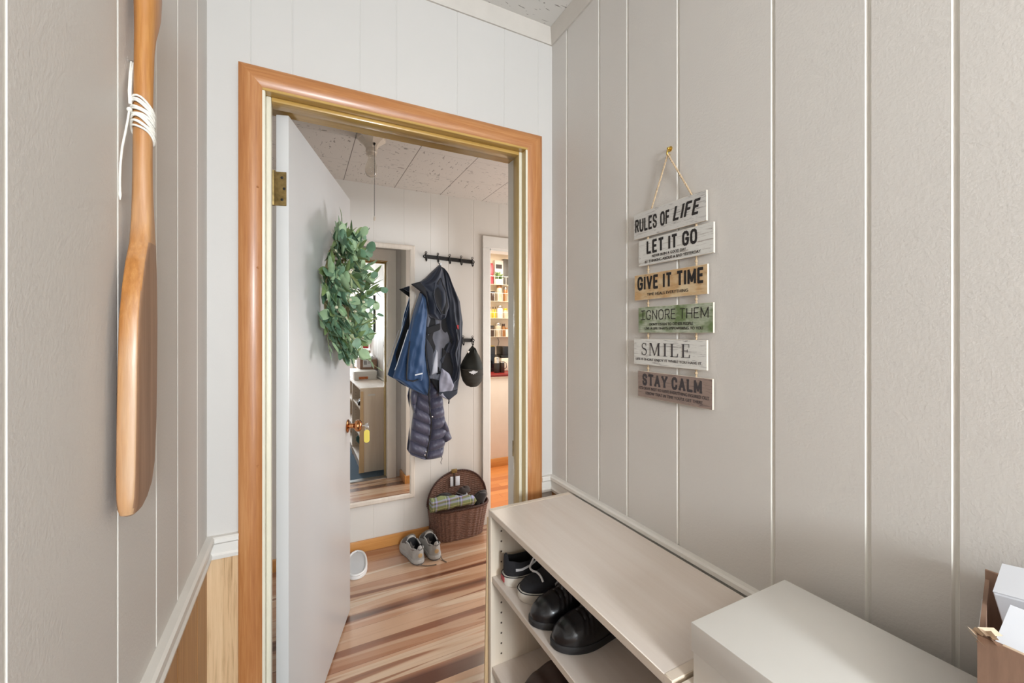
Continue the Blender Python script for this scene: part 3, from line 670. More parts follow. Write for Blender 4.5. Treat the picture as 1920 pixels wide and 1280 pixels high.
mg, nt, b = nodes('mirror_silver'); b.inputs['Metallic'].default_value = 1; b.inputs['Roughness'].default_value = .008; b.inputs['Base Color'].default_value = (.9, .91, .9, 1)
g = G(); bx0, bx1, bz0, bz1, bv = m0x+fw-.003, m1x-fw+.003, m0z+fw-.003, m1z-fw+.003, .016
g.grid([[(bx0, YB-.006, bz0), (bx1, YB-.006, bz0), (bx1, YB-.006, bz1), (bx0, YB-.006, bz1)], [(bx0, YB-.0125, bz0), (bx1, YB-.0125, bz0), (bx1, YB-.0125, bz1), (bx0, YB-.0125, bz1)]], True, True)
part(g, 'mirror_glass', mg, mir, 5)

# ============================================================ COAT RACKS
def hook_mesh(g, x, z, yf):
    """double wire hook: loop finial above the bar, upturned prong below"""
    g.tube([(x+.0062*math.cos(t), yf-.012, z+.024+.0062*math.sin(t)) for t in [2*PI*i/14 for i in range(15)]], .0022, 7)
    g.tube([(x, yf-.012, z+.018), (x, yf-.004, z+.008), (x, yf-.003, z-.012)], .0042, 8)
    g.tube([(x, yf-.003, z-.010), (x, yf-.006, z-.024), (x, yf-.018, z-.034), (x, yf-.030, z-.030), (x, yf-.034, z-.016)], [.0045, .0042, .004, .0038, .0034], 8)
    g.ball((x, yf-.034, z-.014), .0048, 8, 6)
def rack(label, x0, x1, za, zb, xs):
    r = thing('coat_rack', label, 'coat rack', ((x0+x1)/2, YB, (za+zb)/2), None)
    yf = YB-.016; zf = lambda x: za+(zb-za)*(x-x0)/(x1-x0); g = G()
    pl = [(x0+.012, zf(x0)-.012), (x1-.012, zf(x1)-.012), (x1-.012, zf(x1)+.012), (x0+.012, zf(x0)+.012)]
    g.prism(pl, 'Y', yf, YB-.0005)
    for x in (x0+.010, x1-.010): g.lathe([(.012, 0), (.012, .008), (.010, .010)], (x, yf+.010, zf(x)), (0, -1, 0), 18)
    part(g, 'rail', black_iron, r, 40)
    for x in xs:
        g = G(); hook_mesh(g, x, zf(x), yf); part(g, 'coat_hook', black_iron, r, 60)
    for x in (x0+.010, x1-.010):
        g = G(); g.lathe([(.004, 0), (.004, .0015), (.001, .002)], (x, yf-.0005, zf(x)), (0, -1, 0), 10); part(g, 'screw', steel, r, 40)
    return r
HK = [(.750, 1.893), (.832, 1.889), (.915, 1.886), (.998, 1.883), (1.081, 1.880)]
rack('long black iron coat rack with five hooks high on the back wall', .736, 1.102, 1.893, 1.880, [h[0] for h in HK])
rack('lower black iron coat rack half hidden behind the navy jacket', .736, 1.102, 1.336, 1.325, [.750, .832, .915, 1.012, 1.082])

# ============================================================ JACKETS on the upper rack
navy = M('navy_shell_fabric', S(31, 38, 54), .62, var=.1, vscale=9, bmp=(400, .15, .0008), sheen=.15)
blue = M('blue_shell_fabric', S(40, 72, 112), .6, var=.12, vscale=7, bmp=(400, .15, .0008), sheen=.15)
inkk = M('black_lining_fabric', S(24, 25, 30), .75, var=.1, vscale=10)
greyl = M('grey_mesh_lining', S(112, 114, 124), .7, var=.16, vscale=14)
refl = M('reflective_strip', S(226, 228, 232), .35)
redp = M('red_print', S(196, 52, 60), .5)
jac = thing('rain_jacket', 'navy and blue hooded rain jacket hanging on the upper coat rack', 'jacket', (.832, 2.66, 1.86))
def fold(sc=1, a=14, b=5, ph=0): return lambda u, v, x, z: sc*(.0055*math.sin(a*u+b*v+ph)+.0035*math.sin(2.1*a*u-1.7*b*v+1+ph)+.002*math.sin(40*v+9*u))
# back shell, seen at the edges and inside
g = G(); g.relief(poly_at([(822, 499), (838, 516), (851, 543), (861, 565), (865, 605), (863, 650), (859, 705), (856, 736), (841, 747), (823, 739), (806, 712), (800, 700), (775, 700), (757, 700), (752, 668), (766, 622), (776, 588), (786, 550), (800, 522)], 2.672), 2.672, .02, fold(.7), 40, 60)
part(g, 'back_panel', inkk, jac, 60)
# inner mesh lining, between the fronts
g = G(); g.relief(poly_at([(799, 570), (815, 600), (829, 596), (842, 630), (846, 650), (832, 705), (826, 728), (822, 712), (804, 712), (799, 660)], 2.662), 2.662, .014, lambda u, v, x, z: .006*math.sin(11*u-7*v)+.003*math.sin(23*v), 30, 40)
part(g, 'lining', greyl, jac, 60)
for pts, mm in (([(798, 614), (825, 606), (825, 618), (799, 628)], inkk), ([(834, 660), (842, 640), (847, 645), (829, 682), (825, 676)], navy), ([(798, 632), (812, 655), (810, 690), (806, 705), (799, 665)], navy), ([(829, 652), (842, 662), (851, 700), (842, 712), (827, 704)], inkk)):
    g = G(); g.relief(poly_at(pts, 2.645), 2.645, .009, None, 12, 12); part(g, 'lining_patch', mm, jac, 60)
# left front with sleeve
g = G(); g.relief(poly_at([(787, 548), (796, 556), (800, 585), (796, 625), (799, 660), (803, 690), (807, 712), (806, 728), (803.5, 743), (790, 738), (766, 727), (752, 716), (737, 708.5), (743, 689), (753, 655), (765, 622), (771, 600), (778, 575)], 2.655), 2.655, .045, fold(1.2, 9, 3), 40, 60, lean=-.02)
part(g, 'left_front', blue, jac, 60)
g = G(); g.relief(poly_at([(788, 549), (797, 560), (800, 590), (797, 640), (795, 670), (791, 712), (776, 716), (761, 713), (763, 672), (768, 630), (776, 586)], 2.618), 2.618, .05, fold(1.3, 7, 6, 1), 30, 60)
part(g, 'left_sleeve', blue, jac, 60)
g = G(); g.relief(poly_at([(778, 701.5), (792, 698.5), (792, 701), (778, 704)], 2.566), 2.566, .004, None, 8, 6); part(g, 'reflective_strip', refl, jac, 60)
g = G(); e = [at(x, y, 2.61) for x, y in ((766, 618), (759, 640), (752, 662), (745, 684), (741, 694))]
g.tube([(p[0], 2.622, p[1]) for p in e], .0024, 6); part(g, 'white_piping', refl, jac, 60)
g = G(); e = [at(x, y, 2.59) for x, y in ((803, 690), (807, 712), (807, 728), (804, 742))]; e0 = [at(x, y, 2.59) for x, y in ((797, 575), (797, 620), (800, 660))]
g.tube([(p[0], 2.61, p[1]) for p in e0+e], .0035, 6); part(g, 'zip', black_iron, jac, 60)
g = G(); e = [at(x, y, 2.565) for x, y in ((770.5, 640), (767, 660), (764.5, 680), (763, 700), (763, 712), (775, 714.5), (789, 711))]
g.tube([(p[0], 2.572+.02*(1 if i in (0, 6) else 0), p[1]) for i, p in enumerate(e)], .0035, 7); part(g, 'sleeve_binding', black_iron, jac, 60)
g = G(); g.relief(poly_at([(817.5, 655), (820, 660), (820, 700), (809, 702), (812, 680)], 2.645), 2.645, .012, None, 12, 16); part(g, 'pale_lining', M('pale_mesh_lining', S(186, 188, 198), .6), jac, 60)
# right front
g = G(); g.relief(poly_at([(828, 500), (839, 516), (851, 543), (861, 566), (866, 605), (864, 650), (860, 705), (857, 737), (842, 749), (830, 745), (822, 741), (826, 715), (843, 712), (848, 690), (840, 660), (848, 640), (838, 615), (834, 590), (832, 560), (829, 530)], 2.66), 2.66, .05, fold(1.2, 10, 4, 2), 40, 70)
part(g, 'right_front', navy, jac, 60)
g = G(); g.relief(poly_at([(823.5, 742), (823, 715), (828, 690), (842, 700), (851, 722), (846, 742), (840, 749)], 2.612), 2.612, .016, fold(.5, 6, 6), 24, 20); part(g, 'right_hem_facing', M('light_grey_facing', S(150, 150, 166), .6, var=.1), jac, 60)
g = G(); g.relief(poly_at([(822, 738), (823, 733), (843, 741), (857, 729), (857, 737.5), (842, 749.5)], 2.606), 2.606, .012, None, 24, 12); part(g, 'hem_band', navy, jac, 60)
g = G(); g.tube([(p[0], 2.596, p[1]) for p in [at(x, y, 2.596) for x, y in ((852, 585), (853, 600), (858, 618), (857, 640), (853, 668))]], .0022, 6); part(g, 'pocket_zip', inkk, jac, 60)
g = G(); c_ = at(858, 613, 2.60); g.relief([(c_[0]-.006, c_[1]-.014), (c_[0]+.006, c_[1]-.014), (c_[0]+.006, c_[1]+.014), (c_[0]-.006, c_[1]+.014)], 2.602, .006, None, 6, 6); part(g, 'red_logo_patch', redp, jac, 60)
g = G(); e = [at(x, y, 2.62) for x, y in ((842, 747), (843, 752), (842, 757))]; g.tube([(p[0], 2.63, p[1]) for p in e], [.002, .004, .005], 6); part(g, 'zip_pull', black_iron, jac, 60)
# hood: outer fall, brim and the dark mouth
g = G(); g.relief(poly_at([(822, 497), (828, 505), (838, 540), (841, 575), (834, 596), (824, 601), (812, 596), (804, 588), (801, 565), (796, 548), (783, 540), (770, 533), (787, 528), (797, 521), (807, 511)], 2.635), 2.635, .055, lambda u, v, x, z: .008*math.sin(9*u+3*v)+.005*math.sin(17*u-9*v), 40, 50)
part(g, 'hood', navy, jac, 60)
g = G(); g.relief(poly_at([(770, 532.5), (787, 528), (797, 540), (801, 556), (803, 580), (797, 556), (789, 547), (781, 541)], 2.585), 2.585, .016, None, 20, 30); part(g, 'hood_brim', inkk, jac, 60)
g = G(); g.relief(poly_at([(816, 530), (826, 520), (836, 545), (840, 575), (834, 590), (826, 588), (817, 572), (813, 552)], 2.588), 2.588, .012, lambda u, v, x, z: -.006*math.sin(PI*u)*math.sin(PI*v)+.003*math.sin(9*u+6*v), 26, 36); part(g, 'hood_lining', inkk, jac, 60)
g = G(); g.tube([(p[0], p[2], p[1]) for p in [(*at(816, 530, 2.575), 2.574), (*at(813, 552, 2.57), 2.57), (*at(818, 574, 2.57), 2.57), (*at(827, 589, 2.572), 2.572), (*at(835, 590, 2.576), 2.576)]], .004, 7); part(g, 'hood_hem', navy, jac, 60)
g = G(); p0 = at(824, 493, 2.715); p1 = at(823, 500, 2.66); g.tube([(p0[0]-.004, 2.725, p0[1]), (p0[0]-.001, 2.712, p0[1]-.004), (p1[0], 2.66, p1[1]), (p0[0]+.004, 2.70, p0[1]-.008)], .003, 6)
part(g, 'hanging_loop', inkk, jac, 60)
g = G(); c_ = at(824, 496, 2.69); g.box((c_[0]-.005, 2.655, c_[1]-.007), (c_[0]+.004, 2.660, c_[1]+.007), .001); part(g, 'care_label', refl, jac, 60)

puff_m = M('plum_grey_quilted_nylon', S(76, 75, 94), .42, var=.08, vscale=14, bmp=(60, .2, .003), sheen=.2)
puff = thing('puffer_jacket', 'plum grey quilted down jacket hanging below the navy jacket', 'jacket', (.80, 2.70, 1.2))
def quilt(n, ph=0, skew=0, dep=.03): return lambda u, v, x, z: dep*(abs(math.sin(PI*(n*v+skew*u+ph)))**.55)-dep*.66+.0005*math.sin(46*u+14*v+5*math.sin(9*v))*math.sin(33*v-11*u)
g = G(); g.relief(poly_at([(783, 716), (806, 722), (806, 760), (808, 790), (807, 815), (803, 838), (799, 861), (784, 857), (770, 852), (766, 845), (770, 812), (774, 780), (780, 745)], 2.735), 2.735, .042, quilt(7, .1, .9), 44, 120)
part(g, 'left_body', puff_m, puff, 60)
g = G(); g.relief(poly_at([(804, 714), (821, 716), (828, 738), (833, 780), (836, 800), (834, 828), (831, 842), (828, 857), (812, 860), (798, 861), (801, 840), (806, 815), (808, 790), (805, 760)], 2.735), 2.735, .042, quilt(7.5, .2, -.25), 40, 120)
part(g, 'right_body', puff_m, puff, 60)
g = G(); g.relief(poly_at([(772, 729), (783, 733), (780, 752), (776, 774), (771, 757), (769, 744)], 2.72), 2.72, .03, quilt(2, .2, 0, .012), 20, 40); part(g, 'left_sleeve', puff_m, puff, 60)
g = G(); g.relief(poly_at([(832, 782), (841, 804), (846, 820), (840, 824), (832, 829), (828, 800)], 2.725), 2.725, .03, quilt(2, 0, .2), 20, 30); part(g, 'right_sleeve_cuff', puff_m, puff, 60)
g = G(); g.tube([(p[0], 2.684, p[1]) for p in [at(x, y, 2.684) for x, y in ((804, 722), (804.5, 745), (806, 770), (809, 795), (807, 815), (802, 840), (799, 860))]], .0035, 6); part(g, 'zip', black_iron, puff, 60)
g = G(); g.tube([(p[0], 2.70, p[1]) for p in [at(x, y, 2.70) for x, y in ((828, 855), (829, 860), (826.5, 866), (827.5, 870))]], .0018, 6); part(g, 'drawcord', black_iron, puff, 60)
for x, y in ((811, 781), (799, 847), (797, 853)):
    g = G(); p = at(x, y, 2.684); g.lathe([(.0045, 0), (.0045, .002), (.002, .003)], (p[0], 2.686, p[1]), (0, -1, 0), 10); part(g, 'snap', steel, puff, 60)
g = G(); p = at(818, 712, 2.705); q = at(830, 490, 2.74); g.relief([(p[0]-.07, p[1]-.02), (p[0]+.06, p[1]-.02), (p[0]+.03, p[1]+.25), (q[0]+.005, 1.74), (q[0]-.006, 1.74), (p[0]-.05, p[1]+.2)], 2.715, .02, quilt(9), 20, 60); part(g, 'upper_body', puff_m, puff, 60)

# ============================================================ CAP on the lower rack
cap = thing('baseball_cap', 'dark baseball cap with a white maple leaf hanging on the lower rack', 'cap', (1.08, 2.72, 1.29))
cap_m = M('washed_black_cotton', S(40, 42, 38), .85, var=.12, vscale=24, bmp=(500, .25, .0008)); brim_m = M('brown_black_cotton', S(54, 50, 44), .85, var=.08, bmp=(500, .25, .0008))
Yc = 2.69
g = G(); g.relief(poly_at([(886, 650), (892, 660), (898, 669), (902, 680), (904, 690), (904, 697), (897, 699), (885, 700), (872, 698), (863, 695), (863, 685), (867, 676), (874, 664), (881, 655)], Yc), Yc, .075, lambda u, v, x, z: .004*math.sin(10*u+4*v)-.03*math.exp(-((u-.5)/.2)**2-((v-1)/.22)**2), 36, 40)
part(g, 'crown', cap_m, cap, 60)
g = G(); g.relief(poly_at([(863, 690), (870, 695), (885, 697), (898, 694), (904, 690), (904.5, 702), (902, 712), (896, 720), (889, 724), (881, 725), (873, 722), (867, 714), (864, 704)], 2.655), 2.655, .05, lambda u, v, x, z: .002*math.sin(30*v), 36, 24, lean=.012)
part(g, 'brim', brim_m, cap, 60)
g = G(); p = [at(x, y, 2.655) for x, y in ((876, 664), (880, 656), (885.5, 648.5), (891, 656), (895, 664))]
g.tube([(a, 2.655-.004*i*(4-i)*.25, c) for i, (a, c) in enumerate(p)], .0055, 8); part(g, 'strap', cap_m, cap, 60)
g = G(); p = at(877, 659, 2.648); g.box((p[0]-.009, 2.640, p[1]-.007), (p[0]+.009, 2.646, p[1]+.007), .0015, 2, Matrix.Rotation(.6, 3, 'Y')); part(g, 'buckle', steel, cap, 40)
leaf = [(0, 1), (.16, .72), (.34, .84), (.30, .42), (.58, .58), (.62, .44), (.98, .50), (.82, .22), (.92, .10), (.40, -.22), (.44, -.42), (.05, -.36), (.05, -.8), (-.05, -.8), (-.05, -.36), (-.44, -.42), (-.40, -.22), (-.92, .10), (-.82, .22), (-.98, .50), (-.62, .44), (-.58, .58), (-.30, .42), (-.34, .84), (-.16, .72)]
g = G(); p = at(887.5, 697.5, 2.60); g.prism([(p[0]+a*.033, p[1]-.002-.018*bb*-1 if 0 else p[1]-.004+bb*.017) for a, bb in leaf], 'Y', 2.598, 2.604)
part(g, 'leaf_emblem', refl, cap, 30)

# ============================================================ WREATH on the open door
leafm = [M('eucalyptus_blue_green', S(116, 150, 122), .55, var=.16, vscale=30), M('eucalyptus_grey_green', S(162, 188, 148), .55, var=.14, vscale=30), M('willow_olive_green', S(126, 146, 92), .5, var=.16, vscale=30), M('willow_dark_green', S(94, 120, 80), .5, var=.16, vscale=30)]
stem_m = M('vine_stem', S(142, 132, 92), .8, var=.2, vscale=40); berry_m = M('cream_berry', S(222, 214, 184), .5, var=.08)
WC_U, WC_Z, WA, WB_ = .46, 1.535, .175, .215
wr = thing('eucalyptus_wreath', 'green eucalyptus wreath with cream berries hanging on the open white door', 'wreath', dp(WC_U, 0, WC_Z))
rnd = random.Random(21)
gv = G()
for k in range(5):
    gv.tube([dp(WC_U+(WA-.03)*math.cos(t)+.010*math.cos(5*t+k*1.3), .028+.012*math.sin(5*t+k*1.3), WC_Z+(WB_-.02)*math.sin(t)) for t in [2*PI*i/60 for i in range(61)]], .004, 6, False)
gl = G(); berries = []
def leaf_mesh(g, p, d, up, ln, wd, mi, curl):
    d = d.normalized(); s_ = d.cross(up)
    if s_.length < 1e-3: s_ = d.cross(Vector((.3, .5, .8)))
    s_.normalize(); n = s_.cross(d); g.mi = mi
    prof = [(0, .06), (.14, .58), (.34, .94), (.56, 1), (.78, .76), (.92, .42), (1, .05)] if wd/ln > .55 else [(0, .06), (.15, .5), (.35, .95), (.55, 1), (.78, .66), (.92, .3), (1, .03)]
    rows = []
    for t, wv in prof:
        c = p+d*(ln*t)+n*(curl*ln*(t*t))
        rows.append([c-s_*wd*.5*wv+n*.10*wd*wv, c-s_*wd*.25*wv+n*.02*wd, c, c+s_*wd*.25*wv+n*.02*wd, c+s_*wd*.5*wv+n*.10*wd*wv])
    g.grid(rows)
for k in range(124):
    th_ = 2*PI*(k+rnd.uniform(-.4, .4))/96 if k < 96 else PI+rnd.uniform(-1.5, 1.5); rad = rnd.uniform(.78, 1.12)
    base = Vector((WA*rad*math.cos(th_), rnd.uniform(.018, .055), WB_*rad*math.sin(th_)))
    rd = Vector((math.cos(th_), 0, math.sin(th_))); tn = Vector((-math.sin(th_), 0, math.cos(th_)))
    dr = (tn*rnd.uniform(.5, 1.0)+rd*rnd.uniform(-.6, .95)+Vector((0, rnd.uniform(.1, 1.1) if k < 96 else rnd.uniform(.0, .35), 0))).normalized()
    if k >= 96: dr = (rd*rnd.uniform(.0, .5)+tn*rnd.choice((-1, 1))*rnd.uniform(.4, 1)+Vector((0, rnd.uniform(.05, .5), 0))).normalized()
    rnd_type = rnd.random() < .76; ln = rnd.uniform(.07, .125); pts = []
    for i in range(7):
        t = i/6; q = base+dr*ln*t+Vector((0, 0, -.012*t*t)); q.y = max(.008, q.y); pts.append(q)
    D = lambda q: dp(WC_U+q.x, q.y, WC_Z+q.z)
    gv.tube([D(q) for q in pts], [.0016-.0009*i/6 for i in range(7)], 5, False)
    nl = 6 if rnd_type else 5
    for j in range(nl):
        t = .18+.82*j/(nl-1); i0 = min(5, int(t*6)); q = pts[i0].lerp(pts[i0+1], t*6-i0)
        sd = dr.cross(Vector((rnd.uniform(-.4, .4), 1, rnd.uniform(-.4, .4)))).normalized()*(1 if j % 2 else -1)
        ld = (dr*rnd.uniform(.2, .7)+sd*rnd.uniform(.6, 1.1)+Vector((0, rnd.uniform(-.15, .55), 0)))
        if j == nl-1: ld = dr
        if q.y+ld.normalized().y*.04 < .006: ld.y = abs(ld.y)+.2
        o0 = D(Vector((0, 0, 0))); ldw = (D(ld.normalized())-o0); upw = (D(Vector((rnd.uniform(-.6, .6), 1, rnd.uniform(-.2, .9))))-o0)
        if rnd_type: l_ = rnd.uniform(.036, .056); leaf_mesh(gl, D(q), ldw, upw, l_, l_*rnd.uniform(.78, 1.0), rnd.choice((0, 0, 1, 1)), rnd.uniform(-.12, .2))
        else: l_ = rnd.uniform(.055, .085); leaf_mesh(gl, D(q), ldw, upw, l_, l_*rnd.uniform(.28, .36), rnd.choice((2, 2, 3)), rnd.uniform(-.2, .25))
    if k % 3 == 0: berries.append(D(base+dr*ln*.5+Vector((rnd.uniform(-.02, .02), .02, rnd.uniform(-.02, .02)))))
# a few long sprigs that break the outline, one hanging leaf at the bottom
for (u, n, z), (du, dn, dz), ln in (((.17, .06, .13), (.35, .5, .8), .10), ((.18, .07, .02), (.6, 1, .25), .11), ((.18, .07, -.05), (.7, .8, -.2), .10), ((.02, .08, -.21), (.3, .75, -.75), .13), ((.10, .06, .20), (.2, .6, 1), .10), ((-.16, .03, -.16), (-.6, .25, -.8), .08)):
    dr = Vector((du, dn, dz)).normalized(); base = Vector((u, n, z)); D = lambda q: dp(WC_U+q.x, q.y, WC_Z+q.z)
    gv.tube([D(base+dr*ln*i/5) for i in range(6)], .001, 5, False)
    for j in range(4):
        q = base+dr*ln*(.35+.65*j/3); sd = dr.cross(Vector((0, 1, 0))).normalized()*(1 if j % 2 else -1)
        ld = dr*.6+sd*(.9 if j < 3 else 0); o0 = D(Vector((0, 0, 0))); leaf_mesh(gl, D(q), D(ld)-o0, D(Vector((.4, 1, .3)))-o0, .038, .033, 1 if dz < -.3 else 0, .1)
gl.mi = 0
part(gl, 'foliage', leafm, wr, 180, recalc=False)
part(gv, 'vine_ring', stem_m, wr, 180)
for q in berries:
    g = G(); g.ball(q, .0068, 9, 6); part(g, 'berry', berry_m, wr, 180)
g = G(); g.tube([dp(WC_U, .0002, WC_Z+WB_+.05), dp(WC_U, .008, WC_Z+WB_+.03), dp(WC_U, .016, WC_Z+WB_+.0)], .0028, 8); part(g, 'hanger', steel, wr, 60)

# ============================================================ WICKER BASKET and what is in it
wick = M('dark_brown_wicker', S(122, 90, 76), .55, var=.25, vscale=80); wick_d = M('dark_wicker_rim', S(78, 52, 44), .55, var=.25, vscale=80)
bk = thing('wicker_basket', 'brown half round wicker basket with open arched lid on the floor below the cap', 'basket', (.965, 2.66, 0))
BX, BYB = .965, 2.742
def bw(z): v = z/.215; return .172+.034*v, .112+.040*v
def weave(i, j, amp): return amp*math.sin(PI*i)*(1 if int(j) % 2 else -1)
rows = []; NZ, NT = 150, 420
g = G()
for a in range(NZ+1):
    z = .002+.213*a/NZ; hw, dd = bw(z); r = []
    for k in range(NT+1):
        t = PI*k/NT; c, s_ = math.cos(t), math.sin(t)
        row = z/.0062; colm = k/NT*34
        bpx = .0017*math.sin(PI*row)**2+.0013*math.cos(PI*colm+PI*(int(row) % 2))+.0016*math.cos(2*PI*colm*.5)
        ex = math.copysign(abs(c)**.62, c); ey = abs(s_)**.62
        r.append((BX-ex*(hw+bpx), BYB-ey*(dd+bpx), z))
    rows.append(r)
g.grid(rows)
g.prism([(BX-math.copysign(abs(math.cos(PI*k/40))**.62, math.cos(PI*k/40))*.170, BYB-abs(math.sin(PI*k/40))**.62*.110) for k in range(41)], 'Z', .002, .012)
hwB, ddB = bw(.2)
g.box((BX-.195, BYB-.004, .003), (BX+.195, BYB+.002, .213))
part(g, 'basket_body', wick, bk, 60)
g = G()
hw, dd = bw(.215)
for ph in (0, 2.1, 4.2):
    g.tube([(BX-math.copysign(abs(math.cos(t))**.62, math.cos(t))*(hw+.004*math.cos(46*t+ph)), BYB-abs(math.sin(t))**.62*(dd+.004*math.cos(46*t+ph)), .216+.005*math.sin(46*t+ph)) for t in [PI*k/170 for k in range(171)]], .0036, 6)
part(g, 'woven_rim', wick_d, bk, 60)
g = G(); rows = []
for a in range(61):
    v = a/60; z = .222+.215*v; hw = .208*math.sqrt(max(0, 1-(v*.985)**2.1)); r = []
    for k in range(101):
        u = 2*k/100-1; x = BX+hw*u
        rowi = z/.007; y = 2.728-.012*v+.012*(1-abs(u)**2.5)*(1-v**3)*.8+.0024*math.sin(PI*x/.021+PI*(int(rowi) % 2))
        r.append((x, y, z))
    rows.append(r)
back = [[(x, y+.006, z) for x, y, z in r] for r in rows]
g.grid([f+b_[::-1] for f, b_ in zip(rows, back)], True, True)
part(g, 'basket_lid', wick, bk, 60)
g = G()
for ph in (0, PI):
    g.tube([(BX+.212*math.cos(t)+.003*math.cos(50*t+ph), 2.722-.010*math.sin(t)+.003*math.sin(50*t+ph), .222+.216*math.sin(t)**.95) for t in [PI*k/140 for k in range(141)]], .0042, 6)
part(g, 'lid_rim', wick_d, bk, 60)
def plate(px0, py0, px1, py1, Y, th, name, mat, parent, bev=.001):
    (xa, za), (xb, zb) = at(px0, py0, Y), at(px1, py1, Y); g = G(); g.box((xa, Y, za), (xb, Y+th, zb), bev); return part(g, name, mat, parent, 40)
cl = plate(846.5, 880, 857, 886, 2.702, .004, 'clasp', brass, bk); plate(850.5, 884, 852.5, 911, 2.7025, .003, 'clasp_strap', black_iron, bk)
plate(844.5, 894, 851, 911, 2.706, .002, 'leather_tab', white_card, bk); plate(854, 893, 862, 909, 2.706, .002, 'leather_tab', white_card, bk)
for y in (.79, 1.14):
    g = G(); g.tube([(y, BYB-.004, .21), (y, BYB-.008, .222), (y, BYB-.012, .232)], .004, 6); part(g, 'lid_hinge', wick_d, bk, 60)
# plaid cloth roll across the rim
pl = plaid('plaid_flannel'); g = G(); rows = []
P0, P1 = Vector((.735, 2.585, .286)), Vector((1.045, 2.60, .262))
for i in range(41):
    v = i/40; c = P0.lerp(P1, v); c.z += .006*math.sin(PI*v); ra = (.046-.016*v)*(1 if v < .93 else math.sqrt(max(.03, 1-((v-.93)/.07)**2))); rb = .034-.010*v
    rows.append([(c.x, c.y+rb*math.cos(t)*(1+.05*math.sin(3*t+5*v)), c.z+ra*math.sin(t)*(1+.06*math.sin(4*t+9*v)) +.003*math.sin(22*v+2*t)) for t in [2*PI*k/32 for k in range(32)]])
g.grid(rows, True, True)
shirt = tag(part(g, 'plaid_cloth', pl, None, 60, loc=(.89, 2.59, .24)), 'green and blue plaid cloth rolled over the front rim of the wicker basket', 'cloth')
felt = M('black_felt', S(36, 33, 32), .9, var=.15, vscale=30, sheen=.3); felt_b = M('brown_black_felt', S(62, 52, 48), .85, var=.12, vscale=30, sheen=.2)
g = G(); rows = []
for i in range(15):
    f = PI/2*i/14; rows.append([(.855+.074*math.cos(f)*math.cos(t)*(1+.05*math.sin(5*t)), 2.682+.034*math.cos(f)*math.sin(t), .236+.075*math.sin(f)+.006*math.sin(3*t)*math.cos(f)) for t in [2*PI*k/40 for k in range(40)]])
g.grid(rows, True, True); tag(part(g, 'knit_hat', felt, None, 60, loc=(.855, 2.682, .236)), 'black knit hat heaped behind the plaid cloth in the wicker basket', 'hat')
fc = thing('felt_cap', 'dark brown peaked cap lying between plaid cloth and lid in the basket', 'cap', (.985, 2.655, .27))
g = G(); rows = []
for i in range(13):
    f = PI/2*i/12; rows.append([(.990+.050*math.cos(f)*math.cos(t), 2.678+.030*math.cos(f)*math.sin(t), .285+.044*math.sin(f)**.8+.012*math.cos(t+.6)*math.cos(f)+.006*math.sin(3*t+2*f)*math.sin(f)) for t in [2*PI*k/36 for k in range(36)]])
g.grid(rows, True, True); part(g, 'cap_crown', felt_b, fc, 60)
g = G(); g.grid([[(.985+.054*math.cos(t), 2.656+.024*math.sin(t), .283-.020*math.cos(t)+s_) for t in [2*PI*k/36 for k in range(36)]] for s_ in (0, .005)], True, True); part(g, 'cap_peak', felt_b, fc, 60)
g = G(); p = at(876, 926, 2.618); g.prism([(p[0]-.006, p[1]-.008), (p[0]+.008, p[1]-.006), (p[0]-.002, p[1]+.010)], 'Y', 2.622, 2.628); part(g, 'white_emblem', refl, fc, 40)
g = G(); rows = []
for i in range(15):
    f = PI*i/14; rows.append([(1.098+.056*math.sin(f)*math.cos(t)*(1+.10*math.sin(3*t+1)+.05*math.sin(5*t)), 2.655+.046*math.sin(f)*math.sin(t), .244+.042*-math.cos(f)+.022*math.sin(f)*math.cos(t+.5)+.005*math.sin(4*t+3*f)) for t in [2*PI*k/32 for k in range(32)]])
g.grid(rows, True, True); tag(part(g, 'winter_mitten', felt, None, 60, loc=(1.10, 2.655, .21)), 'black mitten stuffed in the right end of the wicker basket', 'mitten')

